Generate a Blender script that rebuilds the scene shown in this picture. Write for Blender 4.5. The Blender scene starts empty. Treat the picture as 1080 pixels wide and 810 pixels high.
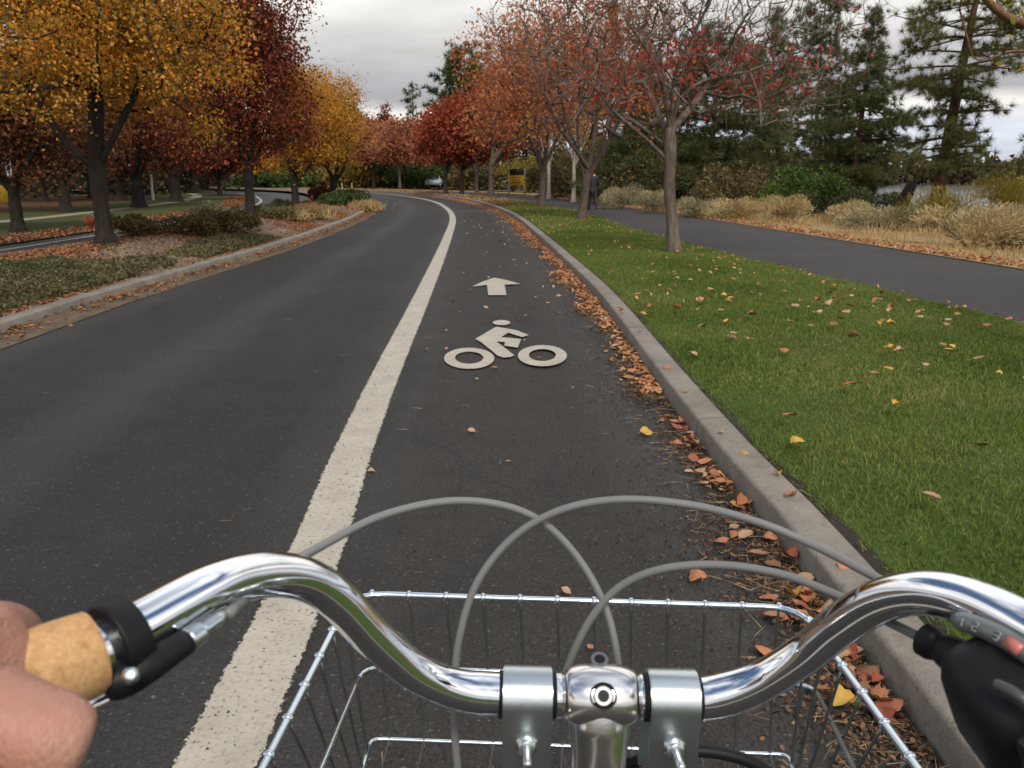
import bpy, bmesh, math
import numpy as np
from mathutils import Vector, Matrix

S = bpy.context.scene
COL = S.collection
R = math.radians
# ------------------------------------------------------------------ camera
CAM_H, PITCH, F = 1.5, R(14.2), 870.0
cam = bpy.data.cameras.new('camera'); cam_o = bpy.data.objects.new('camera', cam); COL.objects.link(cam_o)
cam_o.location = (0, 0, CAM_H); cam_o.rotation_euler = (R(90) - PITCH, 0, 0)
cam.sensor_width = 36; cam.lens = F / 1080 * 36
cam.clip_start = .02; cam.clip_end = 3000
cam.dof.use_dof = True; cam.dof.focus_distance = 1.3; cam.dof.aperture_fstop = 19
S.camera = cam_o
# ------------------------------------------------------------------ light
SUN_EL, SUN_AZ = R(48), R(168)          # azimuth clockwise from +Y: behind the rider, a little to the right
w = bpy.data.worlds.new('World'); S.world = w; w.use_nodes = True
def build_world():
    nt = w.node_tree; nt.nodes.clear(); N = nt.nodes.new; L = nt.links.new
    out = N('ShaderNodeOutputWorld'); bg = N('ShaderNodeBackground'); bg.inputs[1].default_value = .088
    L(bg.outputs[0], out.inputs[0])
    sky = N('ShaderNodeTexSky'); sky.sky_type = 'NISHITA'; sky.sun_disc = False
    sky.sun_elevation = SUN_EL; sky.sun_rotation = SUN_AZ
    tc = N('ShaderNodeTexCoord')
    sep = N('ShaderNodeSeparateXYZ'); L(tc.outputs['Generated'], sep.inputs[0])
    # cloud deck seen in perspective: direction divided by its height
    zc = N('ShaderNodeMath'); zc.operation = 'MAXIMUM'; zc.inputs[1].default_value = 0; L(sep.outputs[2], zc.inputs[0])
    za = N('ShaderNodeMath'); za.operation = 'ADD'; za.inputs[1].default_value = .12; L(zc.outputs[0], za.inputs[0])
    dv = N('ShaderNodeVectorMath'); dv.operation = 'DIVIDE'; L(tc.outputs['Generated'], dv.inputs[0]); L(za.outputs[0], dv.inputs[1])
    n1 = N('ShaderNodeTexNoise'); n1.inputs['Scale'].default_value = .9; n1.inputs['Detail'].default_value = 7; n1.inputs['Roughness'].default_value = .55
    n1.inputs['Distortion'].default_value = .4
    L(dv.outputs[0], n1.inputs['Vector'])
    # layered bands near the horizon
    nb = N('ShaderNodeTexNoise'); nb.inputs['Scale'].default_value = 3.0; nb.inputs['Detail'].default_value = 5
    mp = N('ShaderNodeMapping'); mp.inputs['Scale'].default_value = (1, 1, 3.5); mp.inputs['Location'].default_value = (3.1, .4, 0)
    L(tc.outputs['Generated'], mp.inputs[0]); L(mp.outputs[0], nb.inputs['Vector'])
    ms = N('ShaderNodeMath'); ms.operation = 'SUBTRACT'; ms.inputs[1].default_value = .5; L(nb.outputs[0], ms.inputs[0])
    mm = N('ShaderNodeMath'); mm.operation = 'MULTIPLY_ADD'; mm.inputs[1].default_value = .07; L(ms.outputs[0], mm.inputs[0]); L(zc.outputs[0], mm.inputs[2])
    rp = N('ShaderNodeValToRGB'); cr = rp.color_ramp
    stops = [(0, (.66, .70, .77)), (.045, (.70, .745, .82)), (.068, (1.0, .96, .90)), (.082, (.45, .445, .47)), (.105, (.47, .465, .485)), (.135, (.57, .56, .56)),
             (.165, (.76, .745, .72)), (.19, (1.0, .98, .94)), (.23, (1.22, 1.18, 1.10)), (.42, (1.08, 1.06, 1.04)), (1, (.95, 1.0, 1.10))]
    cr.elements[0].position, cr.elements[0].color = stops[0][0], (*stops[0][1], 1)
    cr.elements[1].position, cr.elements[1].color = stops[-1][0], (*stops[-1][1], 1)
    for p, c in stops[1:-1]:
        e = cr.elements.new(p); e.color = (*c, 1)
    L(mm.outputs[0], rp.inputs[0])
    # light and dark billows
    br = N('ShaderNodeMapRange'); br.inputs[1].default_value = .3; br.inputs[2].default_value = .7; br.inputs[3].default_value = .80; br.inputs[4].default_value = 1.20
    L(n1.outputs[0], br.inputs[0])
    sc = N('ShaderNodeVectorMath'); sc.operation = 'SCALE'; L(rp.outputs[0], sc.inputs[0]); L(br.outputs[0], sc.inputs['Scale'])
    s10 = N('ShaderNodeVectorMath'); s10.operation = 'SCALE'; s10.inputs['Scale'].default_value = 10; L(sc.outputs[0], s10.inputs[0])
    cov = N('ShaderNodeMapRange'); cov.inputs[1].default_value = .43; cov.inputs[2].default_value = .56; cov.inputs[3].default_value = .0; cov.inputs[4].default_value = 1
    L(n1.outputs[0], cov.inputs[0])
    low = N('ShaderNodeMapRange'); low.interpolation_type = 'SMOOTHSTEP'; low.inputs[1].default_value = .24; low.inputs[2].default_value = .5; low.inputs[3].default_value = 1; low.inputs[4].default_value = 0
    L(zc.outputs[0], low.inputs[0]); cm = N('ShaderNodeMath'); cm.operation = 'MAXIMUM'; L(cov.outputs[0], cm.inputs[0]); L(low.outputs[0], cm.inputs[1])
    mx = N('ShaderNodeMix'); mx.data_type = 'RGBA'; L(cm.outputs[0], mx.inputs[0]); L(sky.outputs[0], mx.inputs[6]); L(s10.outputs[0], mx.inputs[7])
    L(mx.outputs[2], bg.inputs[0])
build_world()
sd = bpy.data.lights.new('sun', 'SUN'); sd.energy = 2.1; sd.angle = R(10); sd.color = (1, .93, .82)
so = bpy.data.objects.new('sun', sd); COL.objects.link(so)
_sv = Vector((math.sin(SUN_AZ) * math.cos(SUN_EL), math.cos(SUN_AZ) * math.cos(SUN_EL), math.sin(SUN_EL)))
so.rotation_euler = _sv.to_track_quat('Z', 'Y').to_euler(); so.location = _sv * 50
vs = S.view_settings; vs.view_transform = 'Standard'; vs.look = 'None'; vs.exposure = 0.32; vs.gamma = 1; vs.use_curve_mapping = False
S.cycles.max_bounces = 7; S.cycles.transparent_max_bounces = 8; S.cycles.use_denoising = True
S.cycles.caustics_reflective = False; S.cycles.caustics_refractive = False

rng = np.random.default_rng(7)
sp_, cp_ = math.sin(PITCH), math.cos(PITCH)
def gp(u, v, z=0.0):                    # authoring aid: the ground point at height z seen at a spot of the survey photo
    dv, du = (v - 405) / F, (u - 540) / F
    t = (CAM_H - z) / (sp_ + dv * cp_); return np.array([du * t, t * (cp_ - dv * sp_), z])
def pd(u, v, d):                        # the point d metres ahead of the lens
    dv, du = (v - 405) / F, (u - 540) / F
    return np.array([du * d, d * (cp_ - dv * sp_), CAM_H - d * (sp_ + dv * cp_)])

# ------------------------------------------------------------------ mesh helpers
def mk_mesh(name, parts, smooth=False, uv=None):
    me = bpy.data.meshes.new(name)
    V = np.concatenate([np.asarray(p[0], dtype=np.float32).reshape(-1, 3) for p in parts])
    idx, tot, off = [], [], 0
    for v, *fs in parts:
        for f in fs:
            f = np.asarray(f)
            if f.size:
                idx.append((f + off).ravel()); tot.append(np.full(f.shape[0], f.shape[1], dtype=np.int32))
        off += len(np.asarray(v).reshape(-1, 3))
    idx = np.concatenate(idx).astype(np.int32); tot = np.concatenate(tot)
    st = np.concatenate([[0], np.cumsum(tot)[:-1]]).astype(np.int32)
    me.vertices.add(len(V)); me.vertices.foreach_set('co', V.ravel())
    me.loops.add(len(idx)); me.loops.foreach_set('vertex_index', idx)
    me.polygons.add(len(tot)); me.polygons.foreach_set('loop_start', st); me.polygons.foreach_set('loop_total', tot)
    if smooth: me.polygons.foreach_set('use_smooth', np.ones(len(tot), dtype=bool))
    if uv is not None:
        l = me.uv_layers.new(name='UVMap'); l.data.foreach_set('uv', np.asarray(uv, dtype=np.float32)[idx].ravel())
    me.update(calc_edges=True); me.validate()
    return me
def link(name, me, mat=None, parent=None):
    o = bpy.data.objects.new(name, me); COL.objects.link(o)
    if mat is not None:
        if not me.materials: me.materials.append(mat)
    if parent is not None: o.parent = parent
    return o
def obj(name, parts, mat, parent=None, smooth=False, uv=None): return link(name, mk_mesh(name, parts, smooth, uv), mat, parent)
def tag(o, label, cat, group=None, kind=None):
    if label: o['label'] = label
    if cat: o['category'] = cat
    if group: o['group'] = group
    if kind: o['kind'] = kind
    return o
def thing(name, label, cat, loc=(0, 0, 0), group=None, rz=0):
    o = bpy.data.objects.new(name, None); COL.objects.link(o); o.location = loc; o.rotation_euler = (0, 0, rz); o.empty_display_size = .1
    return tag(o, label, cat, group)
def copy_tree(o, parent=None):
    c = o.copy(); COL.objects.link(c); c.parent = parent
    for ch in [x for x in bpy.data.objects if x.parent == o]: copy_tree(ch, c)
    return c
def bm_obj(name, bm, mat, parent=None, smooth=False):
    me = bpy.data.meshes.new(name); bm.to_mesh(me); bm.free()
    if smooth:
        me.polygons.foreach_set('use_smooth', np.ones(len(me.polygons), dtype=bool))
    return link(name, me, mat, parent)

def catmull(P, n=8):
    P = np.asarray(P, float); Q = np.vstack([2 * P[0] - P[1], P, 2 * P[-1] - P[-2]]); out = []
    for i in range(1, len(Q) - 2):
        t = np.linspace(0, 1, n, endpoint=False)[:, None]
        a, b, c, d = Q[i - 1], Q[i], Q[i + 1], Q[i + 2]
        out.append(.5 * (2 * b + (c - a) * t + (2 * a - 5 * b + 4 * c - d) * t ** 2 + (3 * b - a - 3 * c + d) * t ** 3))
    return np.vstack(out + [P[-1:]])
def frames(P):
    T = np.gradient(P, axis=0); T /= np.linalg.norm(T, axis=1)[:, None] + 1e-12
    up = np.array([0, 0, 1.]) if abs(T[0][2]) < .9 else np.array([1., 0, 0])
    A = np.zeros_like(P); a = np.cross(T[0], up); a /= np.linalg.norm(a)
    for i in range(len(P)):
        a = a - T[i] * a.dot(T[i]); a /= np.linalg.norm(a) + 1e-12; A[i] = a
    return T, A, np.cross(T, A)
def tube(P, r, seg=8, cap=True, squash=1.0):
    P = np.asarray(P, float); n = len(P); r = np.broadcast_to(np.asarray(r, float), (n,))
    T, A, B = frames(P); th = np.arange(seg) * 2 * np.pi / seg
    V = (P[:, None] + r[:, None, None] * (np.cos(th)[None, :, None] * A[:, None] + squash * np.sin(th)[None, :, None] * B[:, None])).reshape(-1, 3)
    i = np.arange(n - 1)[:, None] * seg; j = np.arange(seg)[None]; k = (j + 1) % seg
    Fq = np.stack([i + j, i + k, i + seg + k, i + seg + j], -1).reshape(-1, 4)
    if cap:
        V = np.vstack([V, P[:1], P[-1:]])
        jj = np.arange(seg); kk = (jj + 1) % seg
        c0 = np.stack([np.full(seg, n * seg), kk, jj], -1); c1 = np.stack([np.full(seg, n * seg + 1), (n - 1) * seg + jj, (n - 1) * seg + kk], -1)
        return (V, Fq, np.vstack([c0, c1]))
    return (V, Fq)
def lathe(c, d, prof, seg=24):
    d = np.asarray(d, float); d = d / np.linalg.norm(d); a = np.cross(d, [1, 0, 0] if abs(d[0]) < .8 else [0, 1, 0]); a /= np.linalg.norm(a); b = np.cross(d, a); th = np.arange(seg) * 2 * np.pi / seg
    V = np.concatenate([np.asarray(c) + d * h + r_ * (np.cos(th)[:, None] * a + np.sin(th)[:, None] * b) for h, r_ in prof] + [[np.asarray(c) + d * prof[-1][0]]]); n = len(prof)
    i = np.arange(n - 1)[:, None] * seg; j = np.arange(seg)[None]; k = (j + 1) % seg; jj = np.arange(seg)
    return (V, np.stack([i + j, i + k, i + seg + k, i + seg + j], -1).reshape(-1, 4), np.stack([(n - 1) * seg + jj, (n - 1) * seg + (jj + 1) % seg, np.full(seg, n * seg)], -1))
def box(c, s, rot=None):
    V = np.array([[x, y, z] for x in (-.5, .5) for y in (-.5, .5) for z in (-.5, .5)]) * np.asarray(s)
    if rot is not None: V = V @ np.asarray(rot).T
    return (V + np.asarray(c), np.array([[0, 1, 3, 2], [4, 6, 7, 5], [0, 4, 5, 1], [2, 3, 7, 6], [0, 2, 6, 4], [1, 5, 7, 3]]))
def rounded_box_bm(c, s, bev, rot=None, seg=3):
    bm = bmesh.new(); bmesh.ops.create_cube(bm, size=1)
    M = Matrix.LocRotScale(Vector(c), rot, Vector(s)) if rot is not None else Matrix.Translation(Vector(c)) @ Matrix.Diagonal((*s, 1))
    bmesh.ops.transform(bm, matrix=M, verts=bm.verts)
    bmesh.ops.bevel(bm, geom=bm.edges[:], offset=bev, segments=seg, affect='EDGES', profile=.5)
    return bm
def rand_dirs(n, rg=rng):
    v = rg.normal(size=(n, 3)); return v / np.linalg.norm(v, axis=1)[:, None]
def perp(D, rg=rng):
    a = np.cross(D, rand_dirs(len(D), rg)); return a / (np.linalg.norm(a, axis=1)[:, None] + 1e-9)
def leaves4(C, size, rg=rng, updown=0.0):
    """folded four point leaves"""
    n = len(C); D = rand_dirs(n, rg); D[:, 2] += updown; D /= np.linalg.norm(D, axis=1)[:, None]
    A = perp(D, rg); Nn = np.cross(D, A); s = (size * rg.uniform(.6, 1.35, n))[:, None]; wd = rg.uniform(.28, .42, n)[:, None]
    f = rg.uniform(.05, .25, n)[:, None]
    V = np.stack([C - D * s * .5, C + A * s * wd + Nn * s * f - D * s * .05, C + D * s * .5, C - A * s * wd + Nn * s * f - D * s * .05], 1).reshape(-1, 3)
    b = np.arange(n)[:, None] * 4
    return (V, np.concatenate([b + [[0, 1, 2]], b + [[0, 2, 3]]], 0))
def blades1(C, D, length, width, rg=rng):
    n = len(C); A = perp(D, rg); l = np.broadcast_to(length, (n,))[:, None]; wd = np.broadcast_to(width, (n,))[:, None]
    V = np.stack([C - A * wd * .5, C + A * wd * .5, C + D * l], 1).reshape(-1, 3)
    return (V, np.arange(n * 3).reshape(-1, 3))
def blades2(C, D, length, width, bend, rg=rng):
    n = len(C); A = perp(D, rg); l = np.broadcast_to(length, (n,))[:, None]; wd = np.broadcast_to(width, (n,))[:, None]
    Bd = np.cross(A, D); b = np.broadcast_to(bend, (n,))[:, None]
    m = C + D * l * .55 + Bd * b * l * .2; t = C + D * l * (1 - .35 * np.abs(b)) + Bd * b * l * .75
    V = np.stack([C - A * wd * .5, C + A * wd * .5, m - A * wd * .4, m + A * wd * .4, t], 1).reshape(-1, 3)
    k = np.arange(n)[:, None] * 5
    return (V, np.concatenate([k + [[0, 1, 3]], k + [[0, 3, 2]], k + [[2, 3, 4]]], 0))
LEAF8 = np.array([[-.5, 0, 0], [-.22, .24, 1], [.14, .26, 1], [.5, 0, .2], [.14, -.26, 1], [-.22, -.24, 1], [-.2, 0, 0], [.16, 0, 0]])
LEAF8F3 = np.array([[0, 6, 1], [2, 7, 3], [0, 5, 6], [4, 3, 7]]); LEAF8F4 = np.array([[1, 6, 7, 2], [5, 4, 7, 6]])
def ground_leaves(C, size, rg=rng, tilt=.35):
    n = len(C); yaw = rg.uniform(0, 2 * np.pi, n); D = np.stack([np.cos(yaw), np.sin(yaw), rg.normal(0, tilt, n)], 1); D /= np.linalg.norm(D, axis=1)[:, None]
    up = np.stack([rg.normal(0, tilt, n), rg.normal(0, tilt, n), np.ones(n)], 1); A = np.cross(up, D); A /= np.linalg.norm(A, axis=1)[:, None]; Nn = np.cross(D, A)
    s = size * rg.uniform(.55, 1.3, n); curl = rg.uniform(-.1, .3, n); wd = rg.uniform(.7, 1.25, n)
    V = C[:, None] + s[:, None, None] * (LEAF8[None, :, 0, None] * D[:, None] + (LEAF8[None, :, 1] * wd[:, None])[..., None] * A[:, None]
        + (LEAF8[None, :, 2] * curl[:, None])[..., None] * Nn[:, None])
    b = np.arange(n)[:, None, None] * 8
    return (V.reshape(-1, 3), (b + LEAF8F3[None]).reshape(-1, 3), (b + LEAF8F4[None]).reshape(-1, 4))

# ------------------------------------------------------------------ materials
class NT:
    def __init__(s, name):
        s.m = bpy.data.materials.new(name); s.m.use_nodes = True; s.t = s.m.node_tree; s.t.nodes.clear()
        s.out = s.n('ShaderNodeOutputMaterial')
    def n(s, typ, inp=None, **kw):
        nd = s.t.nodes.new(typ)
        for k, v in kw.items(): setattr(nd, k, v)
        for k, v in (inp or {}).items(): s.put(nd.inputs[k], v)
        return nd
    def put(s, sock, v):
        if hasattr(v, 'is_output'): s.t.links.new(v, sock)
        elif isinstance(v, tuple) and len(v) == 3 and sock.type == 'RGBA': sock.default_value = (*v, 1)
        else: sock.default_value = v
    def noise(s, vec, scale, detail=4, rough=.55, out=0):
        return s.n('ShaderNodeTexNoise', {'Vector': vec, 'Scale': scale, 'Detail': detail, 'Roughness': rough}).outputs[out]
    def ramp(s, fac, stops, interp='LINEAR'):
        r = s.n('ShaderNodeValToRGB', {0: fac}); c = r.color_ramp; c.interpolation = interp
        def cc(x): return (x, x, x, 1) if isinstance(x, (int, float)) else (*x, 1)
        c.elements[0].position, c.elements[0].color = stops[0][0], cc(stops[0][1])
        c.elements[1].position, c.elements[1].color = stops[-1][0], cc(stops[-1][1])
        for p, x in stops[1:-1]: c.elements.new(p).color = cc(x)
        return r.outputs[0]
    def mix(s, f, a, b, mode='MIX'):
        m = s.n('ShaderNodeMix', data_type='RGBA', blend_type=mode); s.put(m.inputs[0], f); s.put(m.inputs[6], a); s.put(m.inputs[7], b); return m.outputs[2]
    def math(s, op, a, b=0.0, c=0.0):
        m = s.n('ShaderNodeMath', operation=op); s.put(m.inputs[0], a); s.put(m.inputs[1], b); s.put(m.inputs[2], c); return m.outputs[0]
    def obco(s): return s.n('ShaderNodeTexCoord').outputs['Object']
    def uv(s): return s.n('ShaderNodeTexCoord').outputs['UV']
    def bump(s, h, strength=.4, dist=.01): return s.n('ShaderNodeBump', {'Height': h, 'Strength': strength, 'Distance': dist}).outputs[0]
    def bsdf(s, **kw):
        b = s.n('ShaderNodeBsdfPrincipled'); names = {'color': 'Base Color', 'rough': 'Roughness', 'metal': 'Metallic', 'normal': 'Normal', 'spec': 'Specular IOR Level', 'sss': 'Subsurface Weight', 'coat': 'Coat Weight'}
        for k, v in kw.items(): s.put(b.inputs[names.get(k, k)], v)
        return b
    def done(s, sh): s.t.links.new(sh if hasattr(sh, 'is_output') else sh.outputs[0], s.out.inputs[0]); return s.m
def plain(name, color, rough=.6, metal=0.0, var=.12, scale=8, **kw):
    t = NT(name); f = t.noise(t.obco(), scale, 5)
    c = t.mix(f, tuple(x * (1 - var) for x in color), tuple(min(1, x * (1 + var)) for x in color))
    rg_ = t.math('MULTIPLY_ADD', f, .12, rough - .06)
    return t.done(t.bsdf(color=c, rough=rg_, metal=metal, **kw))
def leafmat(name, cols, trans=.35, nscale=1.2, tint=None, rough=.55, dry=None):
    """each leaf its own colour, drifting across the crown"""
    t = NT(name); g = t.n('ShaderNodeNewGeometry'); rnd = g.outputs['Random Per Island']
    big = t.noise(t.obco(), nscale, 2)
    f = t.math('ADD', t.math('MULTIPLY', rnd, .75), t.math('MULTIPLY', t.math('SUBTRACT', big, .38), 1.1))
    c = t.ramp(f, [(i / (len(cols) - 1), x) for i, x in enumerate(cols)])
    if dry:
        dn = t.math('ADD', t.noise(t.obco(), 1.7, 4, .65), t.math('MULTIPLY', t.math('SUBTRACT', rnd, .5), .22)); c = t.mix(t.math('MULTIPLY', t.ramp(dn, [(.55, 0), (.72, 1)]), .4), c, dry)
    d = t.bsdf(color=c, rough=rough, spec=.25); tr = t.n('ShaderNodeBsdfTranslucent', {'Color': c})
    return t.done(t.n('ShaderNodeMixShader', {0: trans, 1: d.outputs[0], 2: tr.outputs[0]}))

def asphalt(name, dark, light, warm=None):
    t = NT(name); co = t.obco()
    big = t.noise(co, .35, 4); mid = t.noise(co, 3.2, 5, .65); fine = t.math('ADD', t.math('MULTIPLY', t.noise(co, 190, 3, .75), .6), t.math('MULTIPLY', t.noise(co, 75, 3, .7), .4))
    c = t.mix(t.ramp(big, [(.35, 0), (.65, 1)]), dark, light)
    if warm:
        ox = t.n('ShaderNodeSeparateXYZ', {0: t.uv()}).outputs[0]
        c = t.mix(t.ramp(t.math('ADD', ox, t.math('MULTIPLY', t.math('SUBTRACT', mid, .5), .5)), [(.0, 0), (.35, 1)]), c, warm)
    c = t.mix(.45, c, t.mix(t.ramp(mid, [(.35, 0), (.7, 1)]), dark, light), 'MIX')
    if warm:
        tr_ = t.n('ShaderNodeMath', {0: t.math('MULTIPLY', t.math('ADD', ox, .45), 3.6)}, operation='SINE').outputs[0]
        c = t.mix(t.math('MULTIPLY', t.ramp(t.math('ADD', t.math('MULTIPLY', tr_, .5), t.math('MULTIPLY', big, .6)), [(.3, 0), (.9, 1)]), .30), c, (.075, .073, .07))
        oil = t.noise(t.n('ShaderNodeMapping', {'Vector': co, 'Scale': (1.3, .35, 1.), 'Location': (4., 2., 0.)}).outputs[0], 1.1, 5, .7)
        c = t.mix(t.math('MULTIPLY', t.ramp(oil, [(.54, 0), (.68, 1)]), .5), c, (.014, .0135, .0135))
    v = t.n('ShaderNodeTexVoronoi', {'Vector': co, 'Scale': 130.0}); st = t.ramp(v.outputs['Color'], [(.86, 0), (.97, 1)])
    c = t.mix(t.math('MULTIPLY', st, .75), c, (.135, .125, .113))
    c = t.mix(1.0, c, t.mix(t.ramp(fine, [(.38, 0), (.62, 1)]), (.42, .42, .42), (1.75, 1.7, 1.62)), 'MULTIPLY')
    cr = t.n('ShaderNodeTexVoronoi', {'Vector': t.n('ShaderNodeVectorMath', {0: co, 1: t.n('ShaderNodeTexNoise', {'Vector': co, 'Scale': 1.2, 'Detail': 4}).outputs[1]}, operation='ADD').outputs[0], 'Scale': .18}, feature='DISTANCE_TO_EDGE').outputs[0]
    c = t.mix(t.math('MULTIPLY', t.ramp(cr, [(.002, 1), (.006, 0)]), .45), c, (.02, .02, .02))
    h = t.math('ADD', fine, t.math('MULTIPLY', v.outputs['Distance'], .6))
    return t.done(t.bsdf(color=c, rough=.82, spec=.3, normal=t.bump(h, .8, .006)))
M = {}
M['road'] = asphalt('asphalt road', (.016, .0155, .016), (.029, .028, .0275), (.036, .0315, .0275))
M['road2'] = asphalt('asphalt second road', (.035, .036, .04), (.055, .055, .058))
M['path'] = asphalt('asphalt path', (.031, .029, .030), (.050, .046, .046))

def paintmat(name, edge):
    t = NT(name); co = t.obco(); n = t.noise(co, 55, 5, .7); n2 = t.noise(co, 5, 4, .6); v = t.n('ShaderNodeTexVoronoi', {'Vector': co, 'Scale': 150.0}).outputs['Color']
    c = t.mix(t.ramp(n2, [(.3, 0), (.75, 1)]), (.36, .325, .265), (.47, .43, .36))
    c = t.mix(t.math('MULTIPLY', t.ramp(n, [(.50, 0), (.68, 1)]), .6), c, (.22, .195, .165))
    st = t.noise(t.n('ShaderNodeMapping', {'Vector': co, 'Scale': (14., 1.2, 1.)}).outputs[0], 2.2, 3)
    c = t.mix(t.math('MULTIPLY', t.ramp(st, [(.55, 0), (.75, 1)]), .3), c, (.34, .31, .27))
    b = t.bsdf(color=c, rough=.7, spec=.3, normal=t.bump(n, .5, .004))
    worn = t.ramp(t.math('ADD', t.math('MULTIPLY', n, .8), t.math('MULTIPLY', t.n('ShaderNodeSeparateColor', {0: v}).outputs[0], .2)), [(.635, 0), (.69, 1)])
    if edge:
        x = t.n('ShaderNodeSeparateXYZ', {0: t.uv()}).outputs[0]; e = t.math('ABSOLUTE', t.math('SUBTRACT', x, .5))
        e = t.math('ADD', e, t.math('MULTIPLY', t.math('SUBTRACT', t.noise(co, 42, 5, .75), .5), .26))
        worn = t.math('MAXIMUM', worn, t.ramp(e, [(.445, 0), (.465, 1)]))
    tr = t.n('ShaderNodeBsdfTransparent')
    return t.done(t.n('ShaderNodeMixShader', {0: worn, 1: b.outputs[0], 2: tr.outputs[0]}))
M['line'] = paintmat('worn road paint', True); M['symbol'] = paintmat('symbol paint', False)
def concrete():
    t = NT('kerb concrete'); co = t.obco(); n = t.noise(co, 2.2, 6, .7); f = t.noise(co, 120, 4, .7)
    c = t.mix(t.ramp(n, [(.3, 0), (.7, 1)]), (.17, .148, .122), (.29, .26, .22))
    sn = t.noise(co, 7, 5, .75); c = t.mix(t.math('MULTIPLY', t.ramp(sn, [(.54, 0), (.70, 1)]), .4), c, (.09, .078, .064)); pk = t.noise(co, 38, 4, .8); c = t.mix(t.math('MULTIPLY', t.ramp(pk, [(.60, 0), (.68, 1)]), .5), c, (.07, .06, .05))
    v = t.n('ShaderNodeTexVoronoi', {'Vector': co, 'Scale': 90.0}).outputs['Color']
    c = t.mix(t.math('MULTIPLY', t.ramp(v, [(.86, 0), (.95, 1)]), .6), c, (.10, .09, .08))
    c = t.mix(.4, c, t.mix(f, (.1, .1, .1), (.9, .9, .9)), 'OVERLAY')
    y = t.n('ShaderNodeSeparateXYZ', {0: t.uv()}).outputs[1]
    j = t.math('ABSOLUTE', t.math('SUBTRACT', t.math('FRACT', t.math('DIVIDE', y, 3.0)), .5))
    c = t.mix(t.ramp(j, [(.0025, .75), (.004, 0)]), c, (.05, .045, .04))
    return t.done(t.bsdf(color=c, rough=.88, spec=.25, normal=t.bump(t.math('ADD', f, t.math('MULTIPLY', pk, 2.0)), .7, .006)))
M['kerb'] = concrete()
def ground(name, cols, scale=2.5, fine=60, bump=.6):
    t = NT(name); co = t.obco(); a = t.noise(co, scale, 6, .65); b = t.noise(co, fine, 4, .7)
    f = t.math('ADD', t.math('MULTIPLY', a, .6), t.math('MULTIPLY', b, .4))
    c = t.ramp(f, [(.32 + .36 * i / (len(cols) - 1), x) for i, x in enumerate(cols)])
    return t.done(t.bsdf(color=c, rough=.95, spec=.1, normal=t.bump(b, bump, .02)))
M['lawn'] = ground('lawn soil and thatch', [(.04, .05, .014), (.055, .082, .018), (.07, .105, .024), (.11, .12, .04)])
M['farlawn'] = ground('far lawn', [(.035, .045, .014), (.05, .062, .02), (.07, .075, .026), (.10, .075, .035)], 1.2)
M['median'] = ground('bark and gravel', [(.08, .052, .035), (.15, .10, .068), (.21, .15, .10), (.27, .20, .14)], 2.0, 45)
M['verge'] = ground('dry verge', [(.16, .10, .05), (.27, .18, .085), (.34, .24, .12), (.30, .155, .06)], 1.6, 50)
M['woodfloor'] = ground('leaf covered floor', [(.04, .022, .013), (.075, .04, .022), (.10, .055, .028), (.07, .05, .025)], .8, 30)
M['terrain'] = ground('dry grassland', [(.06, .055, .025), (.10, .085, .04), (.15, .115, .06), (.18, .14, .075)], .12, 12)
M['foot'] = ground('pale footpath', [(.22, .19, .14), (.28, .24, .18), (.33, .29, .22)], 2, 60)
M['gutter'] = ground('silt in the gutter', [(.05, .04, .03), (.10, .078, .055), (.16, .12, .08), (.12, .085, .055)], 3, 70)
def bark(name, a, b, sc=6):
    t = NT(name); co = t.obco(); m = t.n('ShaderNodeMapping', {'Vector': co, 'Scale': (1., 1., .22)}).outputs[0]
    n = t.noise(m, sc * 3, 6, .7); k = t.noise(co, sc * .4, 3)
    c = t.mix(t.ramp(n, [(.3, 0), (.68, 1)]), a, b); c = t.mix(t.math('MULTIPLY', t.ramp(k, [(.5, 0), (.7, 1)]), .4), c, tuple(x * .5 for x in a))
    return t.done(t.bsdf(color=c, rough=.9, spec=.2, normal=t.bump(n, .9, .03)))
M['bark_pale'] = bark('grey brown bark', (.07, .054, .043), (.23, .182, .145))
M['bark_dark'] = bark('dark bark', (.014, .011, .009), (.045, .035, .028))
M['bark_mid'] = bark('mid bark', (.05, .038, .032), (.14, .105, .085))
M['bark_pine'] = bark('pine bark', (.035, .02, .014), (.13, .07, .045), 4)
M['bark_birch'] = bark('pale birch bark', (.25, .22, .19), (.48, .44, .38))
M['amber'] = leafmat('amber leaves', [(.09, .08, .018), (.22, .17, .03), (.46, .26, .038), (.66, .30, .04), (.76, .33, .045), (.58, .18, .03)], .38, 1.1)
M['gold'] = leafmat('golden leaves', [(.26, .14, .022), (.42, .215, .028), (.55, .27, .035), (.62, .30, .04), (.44, .19, .03)], .4, .8)
M['maroon'] = leafmat('maroon leaves', [(.06, .017, .010), (.12, .028, .014), (.19, .042, .018), (.26, .060, .022), (.32, .11, .025)], .3, .9)
M['russet'] = leafmat('russet leaves', [(.045, .02, .012), (.09, .034, .016), (.15, .052, .02), (.20, .075, .024), (.15, .085, .028)], .3, .7)
M['orange'] = leafmat('orange leaves', [(.24, .07, .03), (.40, .125, .05), (.52, .18, .075), (.56, .22, .095), (.46, .24, .08)], .4, .7)
M['red'] = leafmat('red leaves', [(.17, .030, .017), (.28, .052, .026), (.36, .072, .034), (.40, .10, .04), (.34, .12, .045)], .4, .6)
M['salmon'] = leafmat('salmon leaves', [(.25, .09, .05), (.36, .13, .07), (.42, .17, .09), (.34, .16, .08)], .4, .5)
M['crimson'] = leafmat('crimson leaves', [(.28, .020, .018), (.42, .035, .03), (.50, .06, .04), (.38, .10, .03)], .4, 1)
M['yellowgreen'] = leafmat('yellow green leaves', [(.16, .22, .03), (.30, .30, .03), (.46, .34, .03), (.50, .30, .03)], .4, 3)
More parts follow.
